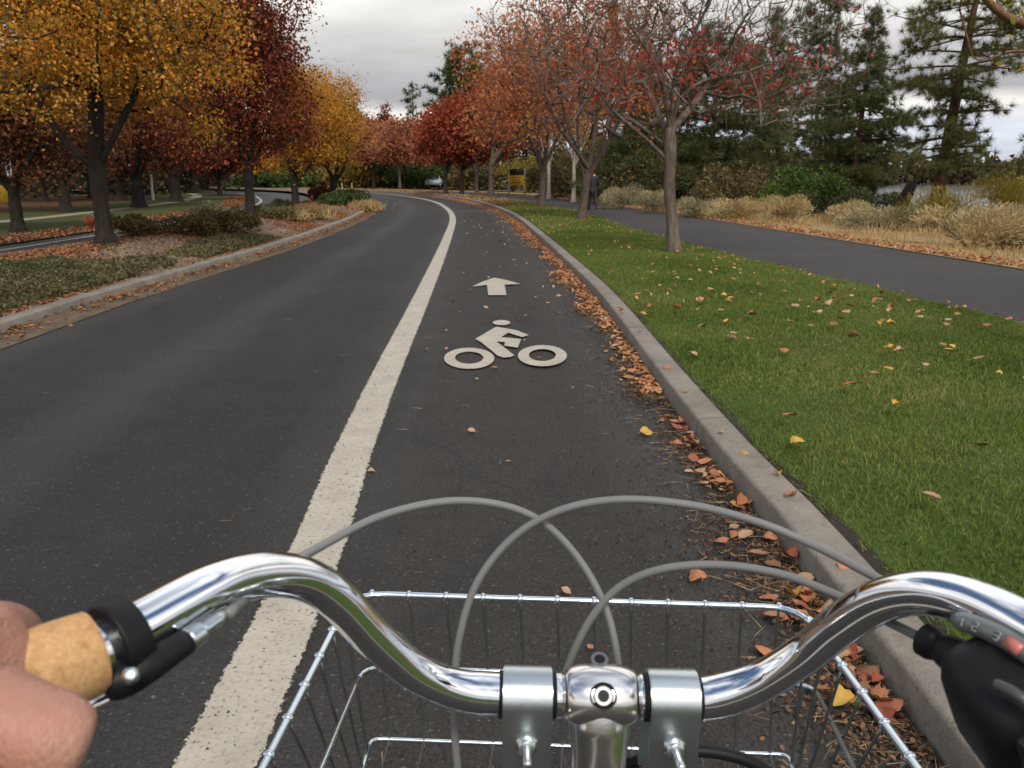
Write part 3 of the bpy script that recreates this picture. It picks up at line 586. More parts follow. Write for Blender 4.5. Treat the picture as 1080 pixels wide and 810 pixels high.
# conifers
def conifer(name, label, base, h, rad, r_trunk, mat, barkm, n_whorl=18, per=6, tuft=.35, n_needle=26, droop=.12, z0=.15, seed=1, lean=(0, 0), shape='cone', group=None, gap=.0, wneedle=.02, up=.25, density=1.0):
    rg = np.random.default_rng(seed); base = np.asarray(base, float); top = np.array([lean[0], lean[1], h])
    tr = [top * t + np.array([.02 * h * math.sin(3 * t + seed), 0, 0]) * t * (1 - t) for t in np.linspace(0, 1, 12)]; tr = np.array(tr)
    parts = [tube(tr, r_trunk * (1 - .9 * np.linspace(0, 1, 12)) * np.where(np.arange(12) == 0, 1.3, 1), 8, cap=False)]
    TC, TD = [], []
    for w_ in range(n_whorl):
        t = z0 + (1 - z0) * (w_ + rg.uniform(-.3, .3)) / n_whorl; t = min(max(t, z0), .985); p = np.array([np.interp(t, np.linspace(0, 1, 12), tr[:, k]) for k in range(3)])
        x = (t - z0) / (1 - z0)
        prof = (1 - x) ** .75 if shape == 'cone' else (np.sin(np.pi * min(1, .18 + .82 * x)) ** .55 if shape == 'oval' else (1 - x ** 2.2) * (.72 + .28 * np.sin(9 * x + seed)))
        for k in range(per):
            if rg.uniform() < gap: continue
            az = rg.uniform(0, 2 * np.pi); L_ = rad * max(prof, .06) * rg.uniform(.55, 1.15); d = np.array([math.cos(az), math.sin(az), up * rg.uniform(-.6, 1.2)])
            m = 6; tt = np.linspace(0, 1, m)[:, None]; B = p + d * L_ * tt + np.array([0, 0, -droop * L_]) * tt ** 1.5 + np.array([0, 0, .22 * droop * L_]) * tt ** 4
            parts.append(tube(B, r_trunk * .2 * (1 - .85 * tt[:, 0]) * max(.35, 1 - x) + .006, 4, cap=False))
            nt_ = max(2, int(L_ / (tuft * .62) * 1.5 * density))
            tb = rg.uniform(.25, 1.0, nt_) ** .8; C = np.stack([np.interp(tb, tt[:, 0], B[:, a]) for a in range(3)], 1)
            side = np.cross(d, [0, 0, 1.]); C += side * (rg.normal(0, .22, nt_) * L_ * (1.05 - .6 * tb))[:, None] + rg.normal(0, tuft * .25, (nt_, 3))
            TC.append(C); TD.append(np.tile(d * .7 + [0, 0, .35], (nt_, 1)))
    TC = np.vstack(TC); TD = np.vstack(TD); n = len(TC); Cn = np.repeat(TC, n_needle, 0); D = rand_dirs(n * n_needle, rg) + np.repeat(TD, n_needle, 0) * .75; D /= np.linalg.norm(D, axis=1)[:, None]
    o = thing(name, label, 'tree', base, group)
    obj('trunk', parts, barkm, o, True)
    obj('crown', [blades1(Cn, D, tuft * rg.uniform(.5, 1.0, len(Cn)), wneedle, rg)], mat, o)
    return o
b = np.array([(967 - 540) / F * 26.5 * 1.0, 26.0, -.25])
conifer('pine_tree', 'tall open pine with bare lower trunk behind the tan brush', b, 9.6, 2.9, .24, M['pine'], M['bark_pine'], 23, 6, .32, 60, .16, .2, 41, (.75, 0), 'pine', 'pines near the lake', gap=.1, wneedle=.012, density=1.0)
b = np.array([(880 - 540) / F * 40, 39.0, -.5]); conifer('pine_tree', 'dense dark green pine between the path and the lake', b, 9.3, 3.3, .2, M['darkpine'], M['bark_pine'], 30, 9, .36, 40, .1, .03, 42, (.3, 0), 'pine', 'pines near the lake', wneedle=.02, density=1.0)
b = np.array([(1085 - 540) / F * 33, 33.0, -.6]); conifer('pine_tree', 'pine cut by the right edge of the view', b, 6.3, 2.2, .18, M['pine'], M['bark_pine'], 16, 6, .4, 30, .12, .15, 43, (0, 0), 'pine', 'pines near the lake', gap=.1, wneedle=.022)
for k, (u, y, h, rad, m, lab) in enumerate([(672, 44, 8.4, 3.2, 'darkpine', 'dark pine directly behind the nearly bare tree, left of its trunk'), (742, 47, 9.8, 3.6, 'darkpine', 'dark pine behind the nearly bare tree, right of its trunk'), (800, 52, 11.5, 3.5, 'pine', 'olive green pine with sky gaps behind the brush'),
         (848, 60, 15, 3.4, 'darkpine', 'tall dark pine reaching the top of the view beyond the brush'), (640, 60, 14, 3.4, 'darkpine', 'tall dark pine behind the half bare orange tree')]):
    b = np.array([(u - 540) / F * y, y, -.4]); conifer('pine_tree', lab, b, h, rad, .2, M[m], M['bark_pine'], 26, 9, .5, 34, .12, .03, 50 + k, (rng.normal(0, .2), 0), ['pine', 'oval', 'pine', 'oval', 'pine'][k], 'pines near the lake', gap=.05, wneedle=.03, density=.85)
y = 108; b = np.array([(494 - 540) / F * y * 1.03, y, 0]); conifer('pine_tree', 'full green conifer rising above the red trees at the bend', b, ray_at(494, 50, y)[2], 5.0, .3, M['green'], M['bark_pine'], 22, 9, .9, 26, .05, .1, 61, shape='oval', group='conifers beyond the bend', wneedle=.09, up=.7)
y = 125; b = np.array([(443 - 540) / F * y * 1.03, y, 0]); conifer('pine_tree', 'thin ragged conifer standing alone against the sky', b, ray_at(443, 84, y)[2], 3.8, .25, M['darkpine'], M['bark_pine'], 18, 5, .8, 22, .05, .12, 62, shape='pine', group='conifers beyond the bend', gap=.2, wneedle=.08)
y = 130; b = np.array([(458 - 540) / F * y * 1.03, y, 0]); conifer('pine_tree', 'short conifer half hidden behind the red trees', b, ray_at(458, 120, y)[2], 3.0, .25, M['darkpine'], M['bark_pine'], 16, 6, .8, 22, .05, .12, 63, shape='pine', group='conifers beyond the bend', wneedle=.08)
# leaning stump of a broken pine
p0 = ray_at(940, 232, 28); p1 = ray_at(962, 194, 28.4)
o = tag(obj('leaning_trunk', [tube(catmull([p0 - p0, (p1 - p0) * .5 + [.05, 0, .03], p1 - p0], 4), np.linspace(.26, .17, 9), 9)], M['bark_dark'], smooth=True), 'short dark leaning trunk left of the tall open pine', 'tree trunk'); o.location = p0
# pale birch trunks behind the path
for k, (u, v, y, h, lab) in enumerate([(602, 208, 47, 4.6, 'pale birch trunk standing behind the path, left of the walker'), (577, 207, 52, 5.0, 'pale birch trunk standing behind the orange tree')]):
    b = np.array([(u - 540) / F * y * 1.02, y, .05]); orange('birch_tree', lab, b, b + [0, .4, h * .85], (1.6, 1.5, 1.6), .12, 'willow', 70 + k, 70, 26, .14, 2.4, bk=M['bark_birch'], group='birches behind the path')

# left side: trees beyond the second road
LW = 'trees beyond the second road'
left = [(20, 245, 'russet', (2.4, 2.2, 1.6), 3.6, .17, 'russet tree with dark trunk beside the yellow sign'), (70, 224, 'russet', (2.7, 2.4, 2.0), 4.4, .24, 'russet tree on the left lawn, seen behind the fork of the amber tree'),
        (147, 219, 'maroon', (3.4, 3., 2.6), 5.2, .32, 'dark maroon tree with very thick trunk in the leaf covered park'), (186, 213, 'russet', (3.6, 3, 2.8), 5.6, .36, 'russet tree with thick trunk flaring at its foot'),
        (232, 207, 'maroon', (2.9, 2.6, 2.4), 4.8, .17, 'slim maroon tree at the edge of the second road'), (207, 204, 'russet', (4.5, 4, 3.4), 6.8, .4, 'far russet tree behind the thick trunked pair'),
        (128, 212, 'maroon', (4, 3.6, 3), 6, .3, 'maroon tree far back in the park, left of the thick trunk'), (45, 213, 'russet', (3.6, 3.2, 2.6), 5.4, .3, 'russet tree far back in the park near the left edge'),
        (98, 209, 'maroon', (4.2, 3.6, 3), 6, .3, 'maroon tree far back in the park, hidden behind the amber tree'), (-25, 225, 'russet', (3.2, 2.8, 2.4), 4.8, .25, 'russet tree cut by the left edge of the view')]
for k, (u, v, m, rad, hc, rt, lab) in enumerate(left):
    b = gp(u, v, .05); sz = max(.12, b[1] * .0042)
    orange('park_tree', lab, b, b + [0, .3, hc * .82], (rad[0], rad[1], rad[2] * 1.12), rt, m, 80 + k, 190, 58, sz, 1.35, bk=M['bark_dark'], sig=.38, group=LW, r_tip=.01, lower=-.95)
b = np.array([(278 - 540) / F * 92, 92, .05]); orange('golden_tree', 'small golden tree far along the second road', b, b + [0, 0, 2.6], (2.3, 2, 1.3), .12, 'gold', 99, 90, 50, .25, 1.4, sig=.3, bk=M['bark_dark'], group=LW)
b = np.array([(415 - 540) / F * 88, 88, .1]); b2 = b

# overhanging branch at the upper right: a tree standing on the lawn just outside the view
b = np.array([4.75, 5.4, .12]); rg = np.random.default_rng(5)
lim = [[b + [0, 0, 2.1], ray_at(1150, 62, 5.0), ray_at(1100, 32, 4.8), ray_at(1062, 18, 4.65), ray_at(1036, -6, 4.6), ray_at(1028, -30, 4.6)],
       [b + [0, 0, 1.9], ray_at(1160, 70, 5.3), ray_at(1080, 54, 5.1), ray_at(1048, 60, 5.05), ray_at(1028, 62, 5.0), ray_at(1020, 40, 4.95), ray_at(1012, 10, 4.9)]]
att = np.vstack([in_ellipsoid(70, b + [.9, .2, 3.6], (1.7, 1.6, 1.2), rg, .5, -.6), [ray_at(1072, 24, 4.6), ray_at(1050, -5, 4.7), ray_at(1065, 45, 5.0), ray_at(1072, 8, 4.9), ray_at(1016, -8, 4.8)]])
trunk = [b + np.array([0, 0, 2.3]) * t for t in np.linspace(0, 1, 8)]
P, par, r, tips = skeleton(b, trunk, att, rg, lim, .2, .11, .006, .35, .05, 1.3)
r = np.where((P[:, 0] < 3.9) & (r > .022), .022, r); r[8:33] = np.linspace(.040, .014, 25)
o = thing('lawn_tree', 'tree mostly outside the view whose branches overhang its upper right corner', 'tree', b, 'trees along the lawn')
obj('trunk', [(p[0] - b, *p[1:]) for p in skel_mesh(P, par, r)], bark('reddish branch bark', (.12, .06, .035), (.30, .16, .10)), o, True)
C = P[tips][rg.integers(0, len(tips), 330)] + rg.normal(0, .07, (330, 3)); v4 = ground_leaves(C, .06, rg, 1.0); obj('crown', [(v4[0] - b, *v4[1:])], M['yellowgreen'], o)

# ------------------------------------------------------------------ shrubs and brush
def shrub(name, label, base, rad, h, mat, n=3000, size=.06, seed=1, group=None, kind='leaf', stem=None, cat='shrub', lobes=6):
    rg = np.random.default_rng(seed); o = thing(name, label, cat, base, group)
    # several lobes so that the outline is uneven
    L_ = np.column_stack([rg.normal(0, .45, lobes) * rad, rg.normal(0, .45, lobes) * rad, rg.uniform(.22, .55, lobes) * h]); Lr = rg.uniform(.38, .62, lobes)
    k = rg.integers(0, lobes, n); D = rand_dirs(n, rg); D[:, 2] = np.where(rg.uniform(0, 1, n) < .35, D[:, 2], np.abs(D[:, 2])); rr = rg.uniform(.0, 1, n) ** .4
    C = L_[k] + D * (rr * Lr[k])[:, None] * np.array([rad, rad, h * .9]); C[:, 2] = np.where(C[:, 2] < .02, rg.uniform(.02, .25, n) * h, C[:, 2])
    if kind == 'leaf': part = leaves4(C, size, rg, .2)
    else:
        Dr = C - np.array([0, 0, -.3 * h]); Dr /= np.linalg.norm(Dr, axis=1)[:, None]; Dr = Dr + rg.normal(0, .35, (n, 3)); Dr /= np.linalg.norm(Dr, axis=1)[:, None]
        part = blades2(C - Dr * size * .5, Dr, size * rg.uniform(.6, 1.4, n), size * .16, rg.normal(0, .3, n), rg)
    obj('foliage', [part], mat, o)
    st = []
    for _ in range(10):
        tip = L_[rg.integers(0, lobes)] + rg.normal(0, .12, 3) * rad; st.append(tube(catmull([[rg.normal(0, .05) * rad, rg.normal(0, .05) * rad, -.05], tip * [.4, .4, .45], tip], 4), np.linspace(.016, .006, 9) * max(1, rad), 4, cap=False))
    obj('stem', st, M['bark_mid'], o, True)
    return o
RB = 'rabbitbrush along the path'
rb = [(735, 222, 30, .75, .8, 'sage', 'grey brush clump just right of the bare tree trunk'), (775, 228, 28.5, .85, .85, 'rabbit', 'pale cream brush clump, two right of the bare tree trunk'), (832, 236, 27, 1.0, .85, 'rabbit', 'tan brush clump left of the straw grass by the path'),
      (690, 218, 33, .8, .75, 'sage', 'grey brush behind the bare tree trunk'), (655, 214, 37, .9, .9, 'sage', 'grey brush just right of the walking person'), (945, 243, 24.5, 1.1, .8, 'sage', 'low grey brush clump in front of the leaning trunk'),
      (1022, 268, 17.6, 1.0, .74, 'rabbit', 'large rounded straw coloured brush clump at the path edge'), (1090, 270, 17.5, .8, .74, 'rabbit', 'straw coloured brush clump cut by the right edge'), (1062, 252, 20.5, .9, 1.0, 'sage', 'grey green brush behind the large rounded clump'),
      (1000, 246, 23, 1.1, 1.1, 'willow', 'yellow olive brush at the foot of the tall open pine'), (1045, 240, 25, 1.3, 1.4, 'willow', 'yellow green brush right of the tall open pine'), (900, 240, 26, 1.0, .75, 'rabbit', 'low tan brush clump in the straw grass')]
for k, (u, v, y, rad, h, m, lab) in enumerate(rb):
    b = ray_at(u, v, y); zz = .03 if xy_so(b)[1] < 11.5 else -.05; b = np.array([b[0], b[1], zz])
    rk_ = np.random.default_rng(k + 9); shrub('brush_clump', lab, b, rad * rk_.uniform(.85, 1.25), h * rk_.uniform(.85, 1.4), M[m], 5600, .10, 120 + k, RB, 'blade', lobes=8)
OB = 'bushes behind the path'
for k, (u, y, rad, h, m, lab, sz) in enumerate([(838, 34, 1.5, 2.1, 'brightgreen', 'bright green juniper bush among the tan brush', .13), (770, 38, 2.0, 2.5, 'olive', 'brown olive thicket behind the pale cream brush', .13), (720, 41, 1.8, 1.9, 'hedge', 'dark thicket behind the bare tree trunk', .13), (665, 43, 2.0, 2.9, 'olive', 'olive thicket right of the walking person', .14),
        (640, 50, 2.2, 3.4, 'green', 'dark green bush behind the walking person', .15), (562, 80, 2.4, 3.8, 'willow', 'yellowing willow bush right of the yellow sign', .18), (590, 56, 2.4, 3.4, 'olive', 'olive bush between two birch trunks', .17), (615, 54, 2.4, 3.2, 'olive', 'olive bush left of the walking person', .16), (885, 32, 1.2, 1.3, 'darkpine', 'small dark juniper beside the lake gap', .12), 
        (1075, 30, 1.6, 1.9, 'willow', 'tall yellow green bush at the right edge', .12)]):
    b = np.array([(u - 540) / F * y * 1.01, y, -.15 if u > 700 else 0]); shrub('bush', lab, b, rad, h, M[m], 4200, sz, 150 + k, OB, 'leaf', lobes=9)
# bushes at the far bend
for k, (u, y, rad, h, m, lab) in enumerate([(505, 95, 4, 3.6, 'olive', 'brown bush in the shade behind the red trees'), (455, 105, 4, 3.2, 'green', 'dark green bush beyond the far parked car'), (420, 112, 5, 3.4, 'green', 'green bush behind the pale salmon tree'), (390, 112, 5, 3.4, 'willow', 'yellowish bush behind the deeper salmon tree'), (365, 108, 4.5, 3, 'willow', 'yellow green bush left of the far salmon trees'), (340, 112, 4.5, 3, 'olive', 'olive bush far along the median gap'), (310, 105, 4.5, 2.6, 'green', 'green bush far behind the golden trees'), (285, 100, 4, 2.4, 'green', 'dark green bush far along the second road'), (540, 88, 3.4, 3.4, 'hedge', 'dark bush behind the yellow sign')]):
    b = np.array([(u - 540) / F * y * 1.02, y, -.05]); shrub('bush', lab, b, rad, h, M[m], 2600, .38, 180 + k, 'bushes beyond the bend', 'leaf', lobes=10)
# median shrubs
MS = 'shrubs on the median'
ms = [(145, 252, .50, .50, 'medshrub', 'dark olive shrub right of the amber tree trunk'), (203, 250, .44, .52, 'medshrub', 'small rounded olive shrub in front of its pair'), (240, 245, .58, .60, 'medshrub', 'larger bronze olive shrub left of the maroon tree trunk'), (222, 241, .42, .62, 'sage', 'pale green shrub behind the bronze shrubs'),
      (282, 231, .7, .42, 'cover', 'low green shrub right of the maroon tree trunk'), (352, 216, 1.0, .6, 'green', 'low green shrub under the golden trees'), (338, 212, .6, .8, 'maroon', 'small red shrub under the golden trees'), (300, 223, .5, .45, 'medshrub', 'brown shrub behind the tan tussocks'), (372, 213, .9, .7, 'hedge', 'dark low shrub at the tip of the median')]
for k, (u, v, rad, h, m, lab) in enumerate(ms):
    b = gp(u, v, .28); s_, o_ = xy_so(b); b[2] = float(med_z(s_, max(o_, -6.9))) - .02; shrub('shrub', lab, b, rad, h, M[m], 3600, .055 if b[1] < 30 else .09, 200 + k, MS, 'leaf', lobes=8)
def tussock(name, label, base, h, n, mat, seed, group, spread=.25, wd=.012):
    rg = np.random.default_rng(seed); D = np.stack([rg.normal(0, .55, n), rg.normal(0, .55, n), np.ones(n)], 1); D /= np.linalg.norm(D, axis=1)[:, None]
    C = np.stack([rg.normal(0, spread, n), rg.normal(0, spread, n), np.full(n, -.02)], 1) * .6
    o = obj(name, [blades2(C, D, h * rg.uniform(.6, 1.2, n), wd, rg.normal(.3, .5, n), rg)], mat); o.location = base
    return tag(o, label, 'grass clump', group)
for k, (u, v, h, lab) in enumerate([(325, 229, .45, 'tan grass tussock under the golden trees, nearest the kerb'), (298, 233, .36, 'small tan grass tussock beside the maroon tree'), (384, 218, .5, 'tan grass tussock at the tip of the median')]):
    b = gp(u, v, .22); s_, o_ = xy_so(b); b[2] = float(med_z(s_, o_)); tussock('grass_tussock', lab, b, h, 900, M['straw'], 230 + k, 'tan tussocks on the median', .5, .03)
# low ground cover patches: nobody could count the plants
def patch(name, cu, cv, ru, rv, n, mat, size, seed):
    rg = np.random.default_rng(seed); a = rg.uniform(0, 2 * np.pi, n); q_ = np.sqrt(rg.uniform(0, 1, n)) * (1 + .15 * np.sin(a * 3 + seed) + .1 * np.sin(a * 7)); C = []
    c0 = gp(cu, cv, .15); s0, o0 = xy_so(c0); ss = s0 + q_ * np.cos(a) * rv; oo = o0 + q_ * np.sin(a) * ru; k = (oo < KL(ss) - .25); ss, oo, q_ = ss[k], oo[k], q_[k]
    hump = .16 * np.sqrt(np.clip(1.1 - q_ ** 2, 0.02, 1)) * (.7 + .3 * np.sin(ss * 5) * np.sin(oo * 6))
    C = np.column_stack([so_xy(ss, oo), med_z(ss, oo) + rg.uniform(.0, 1, len(ss)) ** .6 * hump])
    return tag(obj(name, [leaves4(C, size, rg, .4)], mat), None, None, kind='stuff')
patch('ground_cover', 10, 308, 1.15, 2.7, 34000, M['cover'], .034, 1)
patch('ground_cover', 252, 259, .75, 2.6, 14000, M['cover'], .042, 2)
patch('ground_cover', 150, 282, .5, 1.2, 1500, M['cover'], .055, 3)
# straw grass beside the path
rg = np.random.default_rng(77); n = 30000; s_ = rg.uniform(9, 60, n); t_ = rg.beta(1.6, 1.8, n) * 5; o_ = PR(s_) + .35 + t_
den = np.sin(s_ * 1.3) + np.sin(s_ * .47 + 1) + np.sin(o_ * 2.1) + rg.normal(0, .7, n); k = den > -.2; s_, o_, t_ = s_[k], o_[k], t_[k]; n = len(s_)
C = np.column_stack([so_xy(s_, o_), np.where(t_ < 2, .05, -.05)]); D = np.stack([rg.normal(0, .35, n), rg.normal(0, .35, n), np.ones(n)], 1); D /= np.linalg.norm(D, axis=1)[:, None]
tag(obj('dry_grass', [blades2(C, D, rg.uniform(.12, .62, n) * (.2 + .8 * np.clip(t_ / 1.5, 0, 1)) * (.7 + .5 * np.sin(s_ * .9) * np.sin(o_ * 1.7 + s_ * .3)), .016, rg.normal(0, .5, n), rg)], M['straw']), None, None, kind='stuff')

# ------------------------------------------------------------------ far masses
def mass(name, pts, size, mat, seed):
    rg = np.random.default_rng(seed); return tag(obj(name, [leaves4(pts, size, rg)], mat), None, None, kind='stuff')
def belt(n, x0, x1, y0, y1, h, seed, zb=0):
    rg = np.random.default_rng(seed); x = rg.uniform(x0, x1, n); y = rg.uniform(y0, y1, n)
    top = h * (.62 + .22 * np.sin(x * .31 + seed) + .12 * np.sin(x * .9 + y * .4) + .1 * np.sin(x * 2.1)); return np.column_stack([x, y, zb + rg.uniform(0, 1, n) ** .8 * np.maximum(top, .5)])
mass('far_woodland', np.vstack([belt(26000, -75, -26, 62, 84, 8.5, 1), belt(9000, -60, -30, 42, 58, 6.5, 2)]), .42, M['wood'], 1)
mass('far_woodland', belt(16000, -70, 60, 128, 150, 8, 3), .8, M['wood'], 2)
mass('far_woodland', belt(22000, 3, 23, 66, 84, 6.0, 4, -1), .36, M['pinewood'], 3)
mass('far_woodland', belt(14000, -58, -12, 108, 124, 7.5, 6, 0), .6, M['wood'], 5)
mass('far_woodland', belt(14000, -14, 34, 104, 120, 9, 8, 0), .6, M['wood'], 6)
mass('far_shore_woodland', belt(14000, 60, 620, 395, 425, 15, 5, -3), 3.2, M['wood'], 4)

# ------------------------------------------------------------------ grass blades on the lawn
def lawn_blades(N, s0, s1, wd, h, seed):
    rg = np.random.default_rng(seed); s = s0 + (s1 - s0) * rg.uniform(0, 1, N); o = KR(s) + .225 + (PL(s) - KR(s) - .205) * rg.uniform(0, 1, N)
    xy = so_xy(s, o); keep = (xy[:, 0] < xy[:, 1] * .68 + .6); s, o, xy = s[keep], o[keep], xy[keep]; n = len(s)
    C = np.column_stack([xy, lawn_z(s, o) - .005]); D = np.stack([rg.normal(0, .42, n), rg.normal(0, .42, n), np.ones(n)], 1); D /= np.linalg.norm(D, axis=1)[:, None]
    edge = np.clip((o - KR(s) - .18) / .15, .7, 1); hh = h * rg.uniform(.5, 1.25, n) * edge * (.8 + .3 * np.sin(s * 2.3) * np.sin(o * 3.1))
    return C, D, hh, wd * rg.uniform(.7, 1.3, n), rg
parts = []
for a in [(90000, 1.6, 5, .0042, .052, 1), (130000, 5, 10, .0058, .052, 2), (110000, 10, 20, .010, .055, 3), (60000, 20, 45, .022, .06, 4)]:
    C, D, hh, wd, rg = lawn_blades(*a); parts.append(blades2(C, D, hh, wd, rg.normal(0, .55, len(C)), rg) if a[2] <= 10 else blades1(C, D, hh, wd, rg))
rg = np.random.default_rng(9); n = 3600; s_ = 1.5 + 16 * rg.uniform(0, 1, n) ** 1.3; o_ = KR(s_) + .205 + np.abs(rg.normal(0, .03, n)); C = np.column_stack([so_xy(s_, o_), lawn_z(s_, o_) - .004]); D = np.column_stack([rg.normal(-.45, .45, n), rg.normal(0, .45, n), np.full(n, .75)]); D /= np.linalg.norm(D, axis=1)[:, None]
kk = rg.uniform(0, 1, n) < .35 + .6 * (np.sin(s_ * 6) * np.sin(s_ * 2.3 + 1) > -.2); parts.append(blades2(C[kk], D[kk], rg.uniform(.03, .085, kk.sum()), .0045, rg.normal(0, .7, kk.sum()), rg))
tag(obj('grass', parts, M['grass']), None, None, kind='stuff')

# ------------------------------------------------------------------ leaf litter
rg = np.random.default_rng(31)
def clump(s, seed): return np.clip(.5 + .5 * np.sin(s * 2.1 + seed) + .45 * np.sin(s * 5.3 + seed * 2) + .3 * np.sin(s * .7), 0, 1.6)
# right gutter
n = 19000; s = 3.6 + 66 * rg.uniform(0, 1, n) ** 1.35; wdt = .08 + .15 * clump(s, 1) * np.clip(s / 18, .25, 1.2) + .007 * np.clip(s - 20, 0, 40)
keep = rg.uniform(0, 1, n) < np.clip(.22 + clump(s, 1) * .75 + np.clip((s - 9) / 20, -.25, .6), .03, 1) * np.clip((s - 3) / 5, .15, 1); s, wdt = s[keep], wdt[keep]; n = len(s)
o = KR(s) - .015 - np.abs(rg.normal(0, 1, n)) * wdt * .75; C = np.column_stack([so_xy(s, o), road_z(s, o) + .012 + rg.uniform(0, .03, n) * np.clip(1 - (KR(s) - o) / .3, .1, 1)])
# left gutter
n2 = 5500; s = 5 + 60 * rg.uniform(0, 1, n2) ** 1.2; k = rg.uniform(0, 1, n2) < np.clip(.25 + .75 * clump(s, 4) + (s > 30) * .5, .1, 1); s = s[k]; n2 = len(s); o = KL(s) + .03 + np.abs(rg.normal(0, .2, n2)); C2 = np.column_stack([so_xy(s, o), road_z(s, o) + .016 + rg.uniform(0, .02, n2)])
# loose leaves on the far bike lane and on the lawn
n3 = 260; s = rg.uniform(9, 50, n3); o = KR(s) - rg.uniform(.3, 1.5, n3) ** 1.6; C3 = np.column_stack([so_xy(s, o), road_z(s, o) + .012])
n4 = 1500; s = 8.0 + 45 * rg.uniform(0, 1, n4) ** 1.1; o = KR(s) + .2 + (PL(s) - KR(s) - .2) * rg.uniform(0, 1, n4); C4 = np.column_stack([so_xy(s, o), lawn_z(s, o) + .055])
n5 = 2600; s = rg.uniform(40, 95, n5); o = KR(s) + .1 + np.abs(rg.normal(0, .9, n5)); C5 = np.column_stack([so_xy(s, o), lawn_z(s, o) + .05])
n6 = 7000; s = rg.uniform(11, 80, n6); o = PR(s) + .05 + np.abs(rg.normal(0, .35, n6)); C6 = np.column_stack([so_xy(s, o), np.full(n6, .085)])
tag(obj('leaf_litter', [ground_leaves(C, .05, rg), ground_leaves(C3, .055, rg), ground_leaves(C4, .055, rg, .5), ground_leaves(C5, .1, rg, .5), ground_leaves(C6, .09, rg, .4)], M['litter']), None, None, kind='stuff')
# median and park floor litter
n7 = 80000; s = rg.uniform(6, 45, n7); t_ = rg.uniform(0, 1, n7); o = KL(s) - .2 - t_ * (6.9 + KL(s) - .2) ; k = rg.uniform(0, 1, n7) < np.clip(.35 + .6 * np.sin(s * .9 + o * 1.7) + .5 * (t_ > .5), .10, 1); s, o = s[k], o[k]
C7 = np.column_stack([so_xy(s, o), med_z(s, o) + .01]); n8 = 9000; s = rg.uniform(12, 60, n8); o = R2(s) - rg.uniform(-.15, 1.3, n8); C8 = np.column_stack([so_xy(s, o), np.full(n8, .085)])
tag(obj('leaf_litter', [ground_leaves(C2, .055, rg), ground_leaves(C7, .06, rg, .4), ground_leaves(C8, .09, rg)], M['brownlitter']), None, None, kind='stuff')
n = 30000; s = 6 + 30 * rg.uniform(0, 1, n) ** 1.4; o = KL(s) - .2 - rg.uniform(0, 1, n) * 3.0; C = np.column_stack([so_xy(s, o), med_z(s, o) + .004])
V = (C[:, None] + np.array([[1, 0, -.3], [-.5, .87, -.3], [-.5, -.87, -.3], [0, 0, .8]])[None] * (rg.uniform(.008, .024, n))[:, None, None] * rg.uniform(.6, 1.4, (n, 4, 3))).reshape(-1, 3); b = np.arange(n)[:, None] * 4
tag(obj('gravel', [(V, np.concatenate([b + [[0, 1, 3]], b + [[1, 2, 3]], b + [[2, 0, 3]]], 0))], M['gravel']), None, None, kind='stuff')
# crumbled brown leaf and bark bits in the near gutter
n = 15000; s = 1.2 + 12 * rg.uniform(0, 1, n) ** 1.3; o = KR(s) - .005 - np.abs(rg.normal(0, 1, n)) * (.07 + .10 * clump(s, 2)); kk = rg.uniform(0, 1, n) < .25 + .7 * clump(s, 2); s, o = s[kk], o[kk]; n = len(s)
tag(obj('leaf_crumbs', [ground_leaves(np.column_stack([so_xy(s, o), road_z(s, o) + .007 + rg.uniform(0, .012, n)]), .019, rg, .5)], M['crumbs']), None, None, kind='stuff')
# pine needles, twigs and grit on the asphalt
n = 2600; s = 1.2 + 12 * rg.uniform(0, 1, n) ** 1.2; o = KR(s) - .01 - np.abs(rg.normal(0, .16, n)); kk = rg.uniform(0, 1, n) < .3 + .6 * clump(s, 2); s, o = s[kk], o[kk]
n2 = 110; s = np.concatenate([s, rg.uniform(1.5, 14, n2)]); o = np.concatenate([o, rg.uniform(-3.4, 1.6, n2)]); n = len(s); C = np.column_stack([so_xy(s, o), road_z(s, o) + .009 + rg.uniform(0, .02, n)])
yw = rg.uniform(0, 2 * np.pi, n); D = np.stack([np.cos(yw), np.sin(yw), rg.normal(0, .12, n)], 1); tag(obj('pine_needle_litter', [blades1(C, D, rg.uniform(.04, .13, n), .0032, rg)], M['needle']), None, None, kind='stuff')
n = 5200; s = 1.2 + 16 * rg.uniform(0, 1, n) ** 1.3; o = KR(s) - np.abs(rg.normal(0, .3, n)); n2 = 500; s = np.concatenate([s, rg.uniform(1.5, 12, n2)]); o = np.concatenate([o, rg.uniform(-.2, 1.6, n2)])
C = np.column_stack([so_xy(s, o), road_z(s, o) + .006]); n = len(s); V = (C[:, None] + np.array([[1, 0, -.4], [-.5, .87, -.4], [-.5, -.87, -.4], [0, 0, .9]])[None] * (rg.uniform(.0025, .008, n))[:, None, None] * rg.uniform(.6, 1.4, (n, 4, 3))).reshape(-1, 3)
b = np.arange(n)[:, None] * 4; tag(obj('grit', [(V, np.concatenate([b + [[0, 1, 3]], b + [[1, 2, 3]], b + [[2, 0, 3]]], 0))], M['grit']), None, None, kind='stuff')
